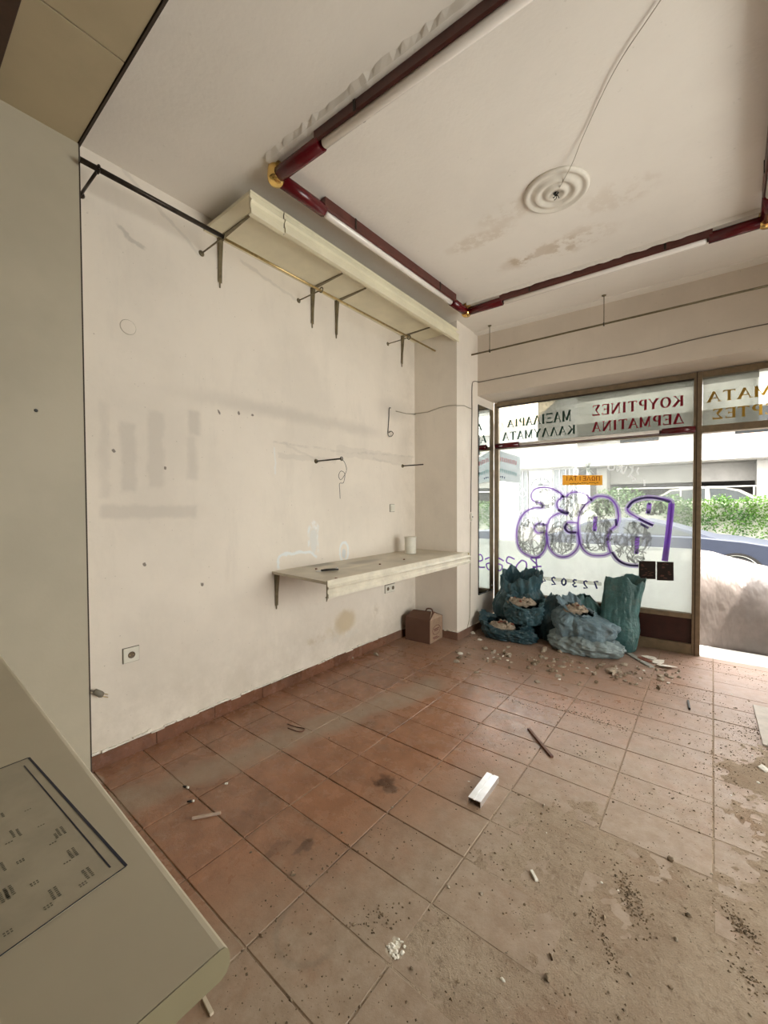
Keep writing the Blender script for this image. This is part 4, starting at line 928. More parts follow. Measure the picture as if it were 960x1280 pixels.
for a, b in zip(ov, ov[1:]):
    s_ = .9; bm.faces.new([bm.verts.new(Vector(a)), bm.verts.new(Vector(b)), bm.verts.new(Vector((0, b[1]*s_, .12+(b[2]-.12)*s_))), bm.verts.new(Vector((0, a[1]*s_, .12+(a[2]-.12)*s_)))])
for (y0, z0, y1) in ((-.055, .128, .055), (-.045, .112, .045), (-.08, .045, .02), (-.06, .03, .06)):
    bm.faces.new([bm.verts.new((0, y0, z0)), bm.verts.new((0, y1, z0)), bm.verts.new((0, y1, z0+.009)), bm.verts.new((0, y0, z0+.009))])
bm.transform(Matrix.Translation((W_/2+.0008, 0, 0))); obj('printed_mark', bm, simple('box_print', (.10, .02, .015), .7), cb)

# ------------------------------------------------------------------ rubbish bags
from mathutils import noise as mn
def bag(name_lab, c, rx, ry, h, seed, mat, neck=.45, neck_at=.8, lean=(0, 0), rz=0, openr=None, flare=1.25, sq=2.6, fold=.05, base=.86, sides=120, rows=64, dip=0.0, rimn=1.0, cat='bag', sag=0):
    """plastic sack: lofted rings with folds; the mouth is open with a thin crumpled rim"""
    bm = B(); rings = []
    for i in range(rows+1):
        v = i/rows; ring = []
        if v < neck_at: k = base + (1-base)*math.sin(min(1, v/neck_at*1.6)*PI/2) if v/neck_at < .6 else 1-(1-neck)*((v/neck_at-.6)/.4)**1.6
        else: k = neck + (neck*flare-neck)*((v-neck_at)/(1-neck_at))
        if v < .04: k *= .80+.2*math.sin(v/.04*PI/2)
        for j in range(sides):
            a = 2*PI*j/sides; ca, sa = math.cos(a), math.sin(a)
            rr = (abs(ca)**sq+abs(sa)**sq)**(-1/sq)
            f1 = mn.noise(Vector((ca*1.6, sa*1.6, v*1.4+seed*3.1)))
            f2 = mn.noise(Vector((ca*4.5+v*1.2, sa*4.5, v*2.0+seed*7.7)))
            ridge = 1-abs(mn.noise(Vector((ca*3+seed, sa*3, v*3.2+seed*2.3))))*2
            pl = (1-abs(math.sin(a*6+seed+v*3+2.5*f1)))*v*(.6 if rimn < .5 else 1)
            c1 = abs(mn.noise(Vector((ca*5+seed*2, sa*5, v*5.5+seed*1.3)))); c2 = abs(mn.noise(Vector((ca*9+v*4, sa*9-v*3, v*9+seed))))
            d = 1+fold*2.0*f1+fold*1.0*f2+fold*.5*ridge-fold*1.1*pl+fold*(1.3*(.25-c1)+.8*(.2-c2))
            x = rx*k*rr*ca*d; y = ry*k*rr*sa*d
            z = h*v*(1+.10*f1*v)
            if v > .93: z += h*(.13*mn.noise(Vector((ca*2.2, sa*2.2, seed*1.9)))+.05*mn.noise(Vector((ca*7, sa*7, seed))))*rimn*((v-.93)/.07)
            z -= dip*v**3*max(0, -sa)*h
            z -= sag*v*v*h*(.5+.5*ca)
            x += lean[0]*v*v; y += lean[1]*v*v
            ring.append(bm.verts.new((x, y, max(z, 0.0))))
        rings.append(ring)
    for q, w in zip(rings, rings[1:]):
        for j in range(sides): f = bm.faces.new([q[j], q[(j+1) % sides], w[(j+1) % sides], w[j]]); f.smooth = True
    bm.faces.new(rings[0][::-1])
    o = empty('rubble_bag', c, rz); tag(o, name_lab, cat, 'rubbish bags by the shop window')
    s = obj('sack', bm, mat, o)
    sm = s.modifiers.new('thick', 'SOLIDIFY'); sm.thickness = .0025; sm.offset = -1
    return o
pr = lambda px, py, y: on_y(px, py, y)
bag('tall dark teal bag with a crumpled open top behind the others, against the mirror side', (-1.72, 4.58, .004), .27, .17, .68, 1, M_bag[0], neck=.74, neck_at=.70, flare=1.12, fold=.10, lean=(.04, -.03), dip=.10, rimn=.9)
bag('teal bag of rubble slumped in the middle of the left heap, open towards the room', (-1.585, 4.40, .16), .21, .13, .32, 2, M_bag[0], neck=.78, neck_at=.78, flare=1.22, fold=.12, lean=(.05, -.07), dip=.32, rimn=1.4, sag=.12)
bag('low dark teal bag of rubble lying on the floor at the left', (-1.70, 4.27, .004), .29, .17, .24, 3, M_bag[1], neck=.72, neck_at=.8, flare=1.25, fold=.12, dip=.42, lean=(-.06, -.02), rimn=1.7, sag=.2)
bag('darkest bag squeezed between the left heap and the large bag', (-1.29, 4.52, .004), .18, .16, .47, 4, M_bag[1], neck=.55, neck_at=.85, flare=.35, fold=.06, rimn=.25)
bag('pale dusty bag flattened under the large bag', (-.955, 4.35, .004), .32, .21, .21, 5, M_bag[3], neck=.7, neck_at=.9, flare=.6, fold=.10, sag=.25)
bag('large grey-blue bag heaped with rubble in front of the window', (-.985, 4.40, .10), .285, .20, .40, 6, M_bag[2], neck=.50, neck_at=.80, flare=1.25, fold=.12, lean=(-.07, .02), dip=.18, sag=.32, rimn=1.6)
bag('small dark teal bag with a tied top showing behind the large bag', (-1.03, 4.66, .004), .20, .12, .48, 8, M_bag[4], neck=.6, neck_at=.85, flare=.35, fold=.06, rimn=.25)
bag('tall flat green-teal bag standing upright at the right end of the heap', (-.735, 4.60, .004), .185, .12, .68, 7, M_bag[4], neck=.86, neck_at=.5, flare=1.08, fold=.045, lean=(.06, .10), sq=3.2, rimn=.35)

# ------------------------------------------------------------------ rubble, chunks, grit
def chunk_meshes(n, mat, nm, flat=.6, seed=1):
    out = []; r = random.Random(seed)
    for k in range(n):
        bm = B(); bmesh.ops.create_icosphere(bm, subdivisions=1, radius=1)
        ax = Vector((r.uniform(.6, 1.2), r.uniform(.5, 1.0), flat*r.uniform(.6, 1.2)))
        for v in bm.verts: v.co = Vector((v.co.x*ax.x, v.co.y*ax.y, v.co.z*ax.z))*r.uniform(.65, 1.2)
        zmin = min(v.co.z for v in bm.verts)
        for v in bm.verts: v.co.z = max(v.co.z, zmin*.6)-zmin*.6
        me = bpy.data.meshes.new(nm); bm.to_mesh(me); bm.free(); me.materials.append(mat); out.append(me)
    return out
CH = chunk_meshes(7, M_plaster, 'plaster_chunk'); CW = chunk_meshes(5, M_plasterw, 'white_plaster_chunk', .5, 4); CBk = chunk_meshes(4, M_brick, 'brick_chunk', .6, 8); CG = chunk_meshes(5, M_grit, 'dirt_chunk', .6, 12)
def put_chunk(meshes, name, x, y, z, s, lab, cat, grp=None, r=random):
    o = bpy.data.objects.new(name, r.choice(meshes)); COL.objects.link(o); o.location = (x, y, z); o.scale = (s, s*r.uniform(.8, 1.2), s*r.uniform(.7, 1.1)); o.rotation_euler = (0, 0, r.uniform(0, 6.28)); tag(o, lab, cat, grp); return o
R = random.Random(77)
FZ = .0035
# rubble in the bags
for lab, cx, cy, z, ax, ay, n, grp in (('chunk of plaster rubble heaped in the mouth of the teal bag on the left heap', -1.59, 4.34, .41, .13, .08, 22, 'rubble in the middle left bag'), ('chunk of plaster rubble in the mouth of the low bag on the floor', -1.76, 4.24, .145, .12, .08, 20, 'rubble in the low left bag'), ('chunk of rubble on top of the large grey-blue bag', -1.07, 4.40, .40, .10, .07, 20, 'rubble in the large bag')):
    for k in range(n):
        a = R.uniform(0, 6.28); q = math.sqrt(R.random()); zz_ = z+.04*(1-q)+R.uniform(-.02, .01)
        put_chunk(CH if R.random() < .8 else CBk, 'rubble_chunk', cx+ax*q*math.cos(a), cy+ay*q*math.sin(a), zz_, R.uniform(.016, .034), lab, 'rubble', grp, R)
    mound = B(); bmesh.ops.create_uvsphere(mound, u_segments=20, v_segments=10, radius=1)
    for v in mound.verts: v.co = Vector((v.co.x*ax*1.25, v.co.y*ay*1.3, v.co.z*.035+.035*mn.noise(v.co*3.3)+.012*mn.noise(v.co*9)))
    o = obj('rubble_mound', mound, M_plaster); o.location = (cx, cy, z-.02); tag(o, {'middle left': 'fine rubble filling the middle bag of the left heap', 'low left': 'fine rubble filling the low bag on the floor', 'large': 'fine rubble filling the large grey-blue bag'}[grp.split('the ')[1].replace(' bag', '')], 'rubble', kind='stuff')
# drifted dust: a thin uneven sheet that fills the joints and covers the tiles where it lies thick
def ramp(v, a, b): return max(0.0, min(1.0, (v-a)/(b-a)))
def dust_h(x, y):
    n1 = mn.noise(Vector((x*1.7, y*1.7, 4.2))); n2 = mn.noise(Vector((x*5.5, y*5.5, 1.2))); n3 = mn.noise(Vector((x*17, y*17, 7.7)))
    m_ = ramp(x+.12*n1, -1.05, -.45)*ramp(y, 2.9, 1.7)
    m_ = max(m_, .80*ramp(x+.1*n1, -.55, .35)*ramp(y, 4.6, 3.0)); m_ = max(m_, .42*ramp(y, 3.0, 4.2))
    ax, ay, bx, by = -2.25, .70, -1.72, 2.9; L_ = math.hypot(bx-ax, by-ay); dx, dy = (bx-ax)/L_, (by-ay)/L_
    d_ = abs(-(x-ax)*dy+(y-ay)*dx); m_ = max(m_, .55*ramp(d_, .20, .04)*ramp((y-ay), -.1, .1)*ramp(y, 3.1, 2.7))
    n4 = mn.noise(Vector((x*40, y*40, 2.7)))
    m_ += .30*n1+.26*n2+.22*n3+.16*n4-.02
    return .0035+(m_-.80)*.0055, n3
NXd, NYd = 260, 330; V = []; Fq = []; ok = {}
for i in range(NXd+1):
    for jn in range(NYd+1):
        x = WX+.02+(1.18-WX)*i/NXd; y = .35+(4.92-.35)*jn/NYd; h, n3 = dust_h(x, y)
        h = min(h, .0035+.0016+.0008*n3) if h > .0048 else h
        V.append((x, y, max(h, -.0062)))
for i in range(NXd):
    for jn in range(NYd):
        q_ = (i*(NYd+1)+jn, (i+1)*(NYd+1)+jn, (i+1)*(NYd+1)+jn+1, i*(NYd+1)+jn+1)
        if max(V[k][2] for k in q_) < -.0058: continue
        if V[q_[0]][0] < PX+.02 and V[q_[0]][1] > YB-.04: continue
        Fq.append(q_)
def dust_mat():
    t = NT('drifted_dust'); p, x, y, z = t.pos()
    c = t.mix(t.step(t.noise(4, 5, .7, seed=9), .3, .7), (.395, .315, .235), (.30, .225, .16))
    c = t.mix(t.mul(t.step(t.noise(34, 5, .75, seed=5), .50, .70), .6), c, (.17, .12, .08))
    c = t.mix(t.mul(t.step(t.noise(60, 4, .7, seed=15), .58, .75), .5), c, (.50, .43, .35))
    c = t.mix(t.mul(t.step(t.noise(2.3, 5, .7, seed=31), .48, .66), .45), c, (.27, .165, .11))
    t.put(c, t.b.inputs['Base Color']); t.b.inputs['Roughness'].default_value = .95; t.b.inputs['Specular IOR Level'].default_value = .1
    t.bump(t.math('ADD', t.mul(t.noise(45, 5, .75), .6), t.mul(t.noise(160, 3, .7), .4)), .8, .008); return t.m
o = obj('dust_layer', (V, [], Fq), dust_mat(), None, True); tag(o, 'tan builder dust drifted over the tiles on the right and in the foreground', 'dust', kind='stuff')

def top(x, y):
    h, n3 = dust_h(x, y); h = min(h, .0035+.0016+.0008*n3) if h > .0048 else h
    return max(FZ, h)-.0008
# named larger pieces on the floor
big = [(440, 823, .030, CH, 'lump of grey plaster by the skirting, left of a pair under the shelf'), (470, 819, .032, CH, 'lump of grey plaster by the skirting, right of a pair under the shelf'),
 (575, 817, .045, CW, 'flat white plaster shard on the floor in front of the pier'), (591, 792, .035, CW, 'white plaster flakes at the foot of the pier side'), (600, 800, .026, CW, 'white plaster piece on the floor between the pier and the bags'),
 (607, 812, .045, CH, 'pale plaster lump left of the first bag'), (618, 816, .03, CH, 'small plaster lump right of the pale one before the bags'), (680, 814, .055, CH, 'flat tan plaster slab in front of the dark bag'), (700, 816, .035, CH, 'plaster lump at the left foot of the large bag'),
 (765, 840, .07, CH, 'broken flat tan slab in front of the metal strip'), (745, 854, .028, CG, 'dark round pebble of mortar on the dusty floor before the bags'), (788, 855, .024, CG, 'dark mortar lump below the end of the metal strip'), (780, 832, .04, CH, 'curled pale plaster flake beside the metal strip'), (955, 962, .035, CW, 'yellowish lump at the right edge of the floor'),
 (628, 1225, .014, CW, 'small rounded plaster pebble in the foreground floor'), (684, 1224, .016, CG, 'small dark pebble in the foreground floor right of the plaster one'), (861, 1146, .014, CG, 'dark pebble right of the dirt pile'), (838, 1075, .016, CG, 'flat dark mortar crumb above the dirt pile'), (478, 800, .0, CH, '')]
for px, py, s, ms, lab in big:
    if s <= 0: continue
    q = on_z(px, py, FZ); put_chunk(ms, 'rubble_chunk', q.x, q.y, FZ, s, lab, 'rubble', None, R)
for k, (px, py) in enumerate(((812, 822), (822, 828), (806, 826), (830, 834))):
    q = on_z(px, py, FZ); bm = B(); n = 6; pts = [(.09*math.cos(a)*R.uniform(.5, 1.1), .05*math.sin(a)*R.uniform(.6, 1.1), 0) for a in [i*2*PI/n for i in range(n)]]
    prism(bm, pts, (0, 0, .004)); o = obj('plaster_flake', bm, M_plasterw if k != 2 else M_brick); o.location = (q.x, q.y, FZ+.004*k+.001); o.rotation_euler = (.05*k, .03, k*1.1)
    tag(o, ('nearest', 'second', 'reddish', 'farthest right')[k] + ' thin flake of debris beside the metal strip at the window foot', 'flake')
# scattered chunks
def dens(x, y):
    d = .12
    d += .9*max(0, min(1, (x+1.5-.25*(y-1))/1.0)) * (1 if y < 4 else .6)
    d += 1.1*math.exp(-((y-4.05)/.25)**2)*(1 if x < -.3 else .3)
    d += .7*math.exp(-(((x+1.9)/.35)**2+((y-3.9)/.3)**2))
    if x < -1.3 and y < 3.2: d *= .35
    return d
def placed(rng):
    while True:
        x = rng.uniform(-2.55, .95); y = rng.uniform(.45, 4.75)
        if x < PX+.05 and y > YB-.05: continue
        if rng.random()*2 < dens(x, y): return x, y
LMK = [((-2.35, 2.3), 'near the skirting under the waist-high shelf'), ((-2.3, 3.4), 'near the cardboard box'), ((-1.5, 3.9), 'before the left heap of bags'), ((-.8, 3.9), 'before the large grey-blue bag'), ((-.88, 1.9), 'around the aluminium profile'), ((-.8, 2.6), 'around the dark wooden stick'), ((.3, 4.4), 'inside the door'), ((-1.5, .9), 'on the tiles beside the counter end'), ((.4, 3.2), 'around the pale board at the right edge'), ((-.3, 1.55), 'around the dark dirt heap'), ((-.53, 2.0), 'behind the short white peg'), ((-.8, 1.05), 'around the white plaster splat'), ((.15, 1.3), 'in the dust at the right foreground'), ((-1.7, 1.7), 'on the red tiles left of the profile'), ((-1.6, 2.9), 'on the tiles between the shelf and the stick')]
def where(x, y): return min(LMK, key=lambda q: (q[0][0]-x)**2+(q[0][1]-y)**2)[1]
n = 0
while n < 270:
    x, y = placed(R); s = R.uniform(.004, .011)*(1.2 if y > 3.4 else 1)
    q = R.random()
    if q < .6: put_chunk(CG, 'mortar_crumb', x, y, top(x, y), s, 'small dark mortar crumb '+where(x, y), 'crumb', 'dark mortar crumbs '+where(x, y), R)
    elif q < .9: put_chunk(CH, 'plaster_crumb', x, y, top(x, y), s, 'small tan plaster crumb '+where(x, y), 'crumb', 'tan plaster crumbs '+where(x, y), R)
    else: put_chunk(CW, 'white_crumb', x, y, top(x, y), s*.9, 'small white plaster crumb '+where(x, y), 'crumb', 'white plaster crumbs '+where(x, y), R)
    n += 1
for k in range(175):
    px = R.uniform(566, 850); py = R.gauss(818+(px-566)*.10, 9)
    q = on_z(px, py, FZ)
    if q.y > 4.62 or (q.y > 4.08 and q.x < -.60) or (q.x < PX+.04 and q.y > YB-.06): continue
    kk = R.choice([0, 0, 0, 0, 1, 2, 2]); nm_ = ('tan plaster piece', 'white plaster piece', 'dark mortar piece')[kk]; wh = 'between the pier and the left bags' if q.x < -1.6 else ('before the left heap of bags' if q.x < -1.2 else ('before the large grey-blue bag' if q.x < -.7 else 'by the metal strip'))
    put_chunk((CH, CW, CG)[kk], 'plaster_piece' if kk < 2 else 'mortar_piece', q.x, q.y, FZ, R.uniform(.008, .030)*(1 if kk != 1 else .7), nm_+' in the debris band '+wh, 'rubble', nm_+'s '+wh, R)
def grit(name, pts, mat, lab):
    V = []; F = []
    for (x, y, s) in pts:
        b = len(V); a = R.uniform(0, 6.28); h = s*R.uniform(.5, 1.0); g0 = top(x, y)
        for k in range(4): V.append((x+s*R.uniform(.6, 1.2)*math.cos(a+k*PI/2), y+s*R.uniform(.5, 1.1)*math.sin(a+k*PI/2), g0-.0006))
        V.append((x+s*R.uniform(-.3, .3), y+s*R.uniform(-.3, .3), g0+h))
        for k in range(4): F.append((b+k, b+(k+1) % 4, b+4))
    o = obj(name, (V, [], F), mat); tag(o, lab, 'grit', kind='stuff'); return o
pts = []
for k in range(30000):
    x, y = placed(R)
    if mn.noise(Vector((x*2.2, y*2.2, 3))) + R.uniform(-.25, .25) < -.02: continue
    pts.append((x, y, min(.008, .0012+R.expovariate(1/.0016))))
grit('grit', pts, M_grit, 'dark dirt grit scattered over the dusty floor')
pts = []
for k in range(9000):
    x, y = placed(R)
    if mn.noise(Vector((x*2.6, y*2.6, 8))) + R.uniform(-.25, .25) < 0: continue
    pts.append((x, y, min(.005, .0012+R.expovariate(1/.001))))
grit('plaster_grit', pts, M_plaster, 'light plaster grit scattered over the dusty floor')
def pile(cx, cy, ax, ay, ang, n, seed):
    r = random.Random(seed); P = []
    for k in range(n):
        u, v = r.gauss(0, 1)*ax, r.gauss(0, 1)*ay; P.append((cx+u*math.cos(ang)-v*math.sin(ang), cy+u*math.sin(ang)+v*math.cos(ang), r.uniform(.002, .0075)))
    return P
for (px, py, ax, ay, an, n, lab) in ((790, 1128, .055, .02, -1.1, 260, 'dark heap of swept dirt and mortar grit in the right foreground'), (925, 1158, .05, .018, -1.0, 200, 'second, flatter dirt heap near the right edge of the foreground'), (750, 1165, .07, .012, -1.0, 120, 'thin trail of grit left of the dark dirt heap'), (945, 910, .10, .05, 1.2, 320, 'spread of dark dirt at the right edge of the floor'), (935, 1220, .05, .02, -.9, 80, 'small dirt trail in the lower right corner'), (650, 880, .10, .02, -.2, 120, 'short streak of dark grit on the tiles before the bags'), (740, 900, .15, .03, -.1, 180, 'streak of dark grit in the middle distance of the floor'), (470, 1150, .05, .03, .8, 90, 'grit patch left of the white plaster splat')):
    q = on_z(px, py, 0); grit('dirt_pile', pile(q.x, q.y, ax, ay, an, n, int(px)), M_grit, lab)
# sticks and profiles
def stick(name, a, b, w, h, mat, lab, cat, lift=0):
    A = on_z(*a, FZ+h/2); C_ = on_z(*b, FZ+h/2); mid = (A+C_)/2; L = (C_-A).length; an = math.atan2(C_.y-A.y, C_.x-A.x)
    o = obj(name, box(B(), -L/2, -w/2, 0, L/2, w/2, h, min(w, h)*.15), mat); o.location = (mid.x, mid.y, FZ+lift); o.rotation_euler = (0, 0, an); return tag(o, lab, cat)
stick('wooden_stick', (661, 911), (690, 946), .018, .012, M_wood, 'dark reddish wooden stick lying diagonally on the floor', 'stick')
stick('metal_strip', (776, 811), (815, 834), .045, .012, M_steel, 'grey metal strip sticking out from under the large bag', 'strip')
stick('white_peg', (664, 1088), (671, 1101), .012, .008, M_plasterw, 'short white plastic peg on the dusty floor right of centre', 'peg')
stick('pale_stick', (240, 1023), (276, 1016), .011, .010, simple('pale_wood', (.50, .38, .30), .7), 'thin pale stick on the tiles right of the counter', 'stick')
stick('pale_stick', (254, 1246), (265, 1268), .011, .008, simple('pale_wood2', (.55, .47, .36), .7), 'short pale stick at the bottom beside the counter end', 'stick')
stick('broken_fitting', (860, 876), (862, 886), .012, .015, M_dark, 'small dark broken fitting on the dusty floor towards the door', 'fitting')
o = stick('board', (953, 884), (968, 935), .10, .012, simple('pale_board', (.42, .37, .31), .6), 'pale board lying on the floor at the right edge', 'board')
# aluminium profile offcut: C section with a centre groove
A = on_z(593, 1007, FZ); C_ = on_z(616, 975, FZ); L = (C_-A).length
prf = [(-.032, 0), (-.032, .03), (-.006, .03), (-.004, .027), (.004, .027), (.006, .03), (.032, .03), (.032, 0), (.029, 0), (.029, .026), (-.029, .026), (-.029, 0)]
ap = obj('metal_profile', prism(B(), [(-L/2, y, z) for y, z in prf], (L, 0, 0)), M_chrome); ap.location = ((A.x+C_.x)/2, (A.y+C_.y)/2, FZ); ap.rotation_euler = (0, 0, math.atan2(C_.y-A.y, C_.x-A.x)); tag(ap, 'short bright aluminium profile offcut on the tiles', 'metal profile')
# plug-like bits near the counter
for (px, py, lab) in ((232, 985, 'white-tipped dark plastic plug on the tile joint left of centre'), (238, 1003, 'small dark plastic plug beside the pale stick'), (283, 980, 'tiny white chip on the light dust trail')):
    q = on_z(px, py, FZ); o = empty('wall_plug' if 'plug' in lab else 'white_chip', (q.x, q.y, FZ), R.uniform(0, 3)); tag(o, lab, 'plug' if 'plug' in lab else 'chip')
    if 'plug' in lab:
        obj('sleeve', tube(B(), [(-.015, 0, .006), (.008, 0, .006)], [.004, .006], 8), M_dark, o); obj('tip', tube(B(), [(.008, 0, .006), (.018, 0, .006)], [.006, .005], 8), M_plasterw, o)
    else: obj('chip', box(B(), -.008, -.006, 0, .008, .006, .006, .002), M_plasterw, o)
q = on_z(500, 1187, FZ); bm = B()
for k in range(26):
    a = R.uniform(0, 6.28); rr = .03*math.sqrt(R.random()); s = R.uniform(.003, .008); mm = Matrix.Translation((rr*math.cos(a), rr*math.sin(a), 0)) @ Matrix.Diagonal((s, s, s*.5, 1)); bmesh.ops.create_icosphere(bm, subdivisions=1, radius=1, matrix=mm)
o = obj('plaster_splat', bm, M_plasterw); o.location = (on_z(495, 1187, 0).x, on_z(495, 1187, 0).y, FZ+.001); tag(o, 'crumbled white plaster splat on the foreground tiles', 'plaster', kind='stuff')
# curled wire scraps
q = on_z(372, 912, FZ); pts = smooth_pts([(-.10, 0, .004), (-.03, .01, .004), (.03, .03, .005), (.05, .0, .006), (.02, -.02, .005), (-.06, -.03, .004)], 5)
o = obj('wire_scrap', tube(B(), pts, .003, 6), M_wood); o.location = (q.x, q.y, FZ); tag(o, 'curled rusty wire scrap on the tiles near the skirting', 'wire')

# ------------------------------------------------------------------ street outside
RZD = -.12
M_road = simple('asphalt', (.17, .17, .17), .9, var=.15, scale=20); M_pave = simple('pavement_concrete', (.50, .49, .46), .9, var=.12, scale=8)
g = obj('street', box(B(), -30, 5.02, RZD-.1, 30, 60, RZD), M_road); tag(g, 'grey asphalt street seen beyond the shop window', 'street'); g['kind'] = 'structure'
g = obj('pavement', box(B(), -30, 5.03, RZD, 30, 5.36, -.03), M_pave); g['kind'] = 'structure'
# covered vehicle right outside the door
def tarp():
    t = NT('grey_brown_tarpaulin'); v = t.objpos()
    c = t.mix(t.step(t.noise(3, 4, .6, vec=v), .3, .7), (.235, .20, .185), (.17, .145, .132)); t.put(c, t.b.inputs['Base Color'])
    t.b.inputs['Roughness'].default_value = .30; t.b.inputs['Specular IOR Level'].default_value = .6
    t.bump(t.noise(3, 3, .5, vec=v, stretch=(2.2, .8, .9)), .6, .07)
    return t.m
tv = empty('covered_vehicle', (.2, 6.0, RZD)); tag(tv, 'vehicle under a grey-brown plastic cover parked right outside the door', 'covered vehicle')
bm = B(); NX, NY = 90, 50; x0, x1, y0, y1 = -1.9, 2.3, 5.40, 7.0
gr = []
for i in range(NX+1):
    row = []
    for jn in range(NY+1):
        u = i/NX; v = jn/NY; x = x0+(x1-x0)*u; y = y0+(y1-y0)*v
        top = .93-.27*max(0, (x+.1))-.05*max(0, x-.5) if x > -.1 else .93-.10*(-.1-x)
        ex_ = min(u, 1-u)*(x1-x0); ey_ = min(v, 1-v)*(y1-y0)
        sh = (1-math.exp(-ex_/.06))*(1-math.exp(-ey_/.05)); fall = min(1, ey_/.5); fx = min(1, ex_/.6)
        z = top*sh*(.60+.40*math.sin(fall*PI/2))*(.7+.3*math.sin(fx*PI/2))
        wv = .03*mn.noise(Vector((x*3+y*2, y*4, 1)))+.015*mn.noise(Vector((x*9+y*6, y*3, 5)))
        row.append(bm.verts.new((x, y-.03*mn.noise(Vector((x*5, z*2, 2))) , max(z+wv*sh, .03*(1-sh)) ))); 
    gr.append(row)
for i in range(NX):
    for jn in range(NY): f = bm.faces.new([gr[i][jn], gr[i+1][jn], gr[i+1][jn+1], gr[i][jn+1]]); f.smooth = True
for v in bm.verts: v.co -= Vector((.2, 6.0, -.04))
obj('cover', bm, tarp(), tv)
def tyre(parent, x, y, z, r, side, mt, mr):
    bm = lathe(B(), [(r*.62, -.09), (r*.92, -.10), (r, -.07), (r, .07), (r*.92, .10), (r*.62, .09)], n=32); bm.transform(Matrix.Translation((x, y, z)) @ Matrix.Rotation(PI/2, 4, 'X')); w = obj('wheel', bm, mt, parent)
    bm = lathe(B(), [(0, .07*side), (r*.12, .085*side), (r*.2, .06*side), (r*.55, .075*side), (r*.63, .092*side)], n=32); bm.transform(Matrix.Translation((x, y, z)) @ Matrix.Rotation(PI/2, 4, 'X')); obj('rim', bm, mr, w)
    bm = B()
    for k in range(7):
        a = k*2*PI/7; mm = Matrix.Translation((x, y, z)) @ Matrix.Rotation(PI/2, 4, 'X') @ Matrix.Rotation(a, 4, 'Z'); q = box(B(), r*.28, -.02, .066*side, r*.46, .02, .088*side); q.transform(mm)
        me = bpy.data.meshes.new('tmp'); q.to_mesh(me); q.free(); bm.from_mesh(me)
    obj('rim_slot', bm, M_dark, w)
M_tyre = simple('tyre_rubber', (.02, .02, .02), .8); M_rim = simple('silver_rim', (.55, .55, .52), .35, metal=.6); M_cglass = simple('car_window_glass', (.03, .035, .035), .25, spec=.12)
for x_ in (-1.1, 1.5): tyre(tv, x_-.2, -.42, .30, .30, 1, M_tyre, M_rim)
def car(name, loc_, L, body, cab, H_, paint, lab, wheels, rw, parts=True):
    """body: side outline (x,z) of the lower body, cab: outline of the greenhouse; width 1.7 m, side nearest the shop at y=0"""
    c = empty(name, loc_); tag(c, lab, 'car'); Wd = 1.68
    bm = B(); n = len(body); rows = []
    for (yy, ins) in ((.0, .05), (.05, .0), (Wd-.05, .0), (Wd, .05)):
        cx = sum(p[0] for p in body)/n; cz = sum(p[1] for p in body)/n
        rows.append([bm.verts.new((p[0]+(cx-p[0])*ins*.3, yy, p[1]+(cz-p[1])*ins)) for p in body])
    for a, b in zip(rows, rows[1:]):
        for k in range(n): bm.faces.new([a[k], a[(k+1) % n], b[(k+1) % n], b[k]])
    bm.faces.new(rows[0]); bm.faces.new(rows[-1][::-1]); bmesh.ops.recalc_face_normals(bm, faces=bm.faces)
    obj('body', bm, paint, c)
    bm = B(); n = len(cab); rows = []
    zb = min(p[1] for p in cab); zt = max(p[1] for p in cab)
    for sgn in (0, 1):
        rows.append([bm.verts.new((p[0], (.06+.16*(p[1]-zb)/(zt-zb)) if sgn == 0 else Wd-.06-.16*(p[1]-zb)/(zt-zb), p[1])) for p in cab])
    for k in range(n): bm.faces.new([rows[0][k], rows[0][(k+1) % n], rows[1][(k+1) % n], rows[1][k]])
    bm.faces.new(rows[0]); bm.faces.new(rows[1][::-1]); bmesh.ops.recalc_face_normals(bm, faces=bm.faces); obj('cabin', bm, paint, c)
    return c, zb, zt
def side_glass(c, pts, zb, zt, Wd=1.68):
    bm = B(); f = lambda z: .06+.16*(z-zb)/(zt-zb)-.006
    a = [bm.verts.new((x, f(z), z)) for x, z in pts]; b = [bm.verts.new((x, f(z)+.004, z)) for x, z in pts]
    bm.faces.new(a); bm.faces.new(b[::-1]); n = len(a)
    for k in range(n): bm.faces.new([a[k], a[(k+1) % n], b[(k+1) % n], b[k]])
    bmesh.ops.recalc_face_normals(bm, faces=bm.faces); return obj('side_window', bm, M_cglass, c)
P_blue = simple('dark_blue_car_paint', (.022, .028, .045), .45, metal=.0, var=.05, spec=.3)
# dark saloon in the street; x measured from its front-wheel centre at 0
cx = on_y(922, 700, 9.4).x
body = [(-3.35, .25), (-3.4, .55), (-3.3, .86), (-2.6, .93), (-.55, .93), (.1, .88), (.6, .80), (.78, .62), (.80, .30), (.40, .22), (.36, .38), (.22, .62), (0, .68), (-.22, .62), (-.36, .38), (-.40, .20), (-2.15, .20), (-2.2, .4), (-2.36, .62), (-2.57, .67), (-2.8, .62), (-2.95, .4), (-3.0, .25)]
cab = [(-3.0, .92), (-2.45, 1.16), (-1.95, 1.22), (-1.35, 1.21), (-.95, 1.12), (-.25, .90)]
car1, zb, zt = car('parked_car', (cx, 9.4, RZD), 4.2, body, cab, 1.36, P_blue, 'dark blue saloon parked across the street, its front wheel showing through the door', None, None)
side_glass(car1, [(-1.75, .95), (-1.72, 1.18), (-1.35, 1.17), (-1.0, 1.09), (-.55, .94)], zb, zt); side_glass(car1, [(-2.75, .95), (-2.42, 1.12), (-1.85, 1.18), (-1.83, .95)], zb, zt)
tyre(car1, 0, .09, .31, .305, 1, M_tyre, M_rim); tyre(car1, -2.57, .10, .31, .31, 1, M_tyre, M_rim)
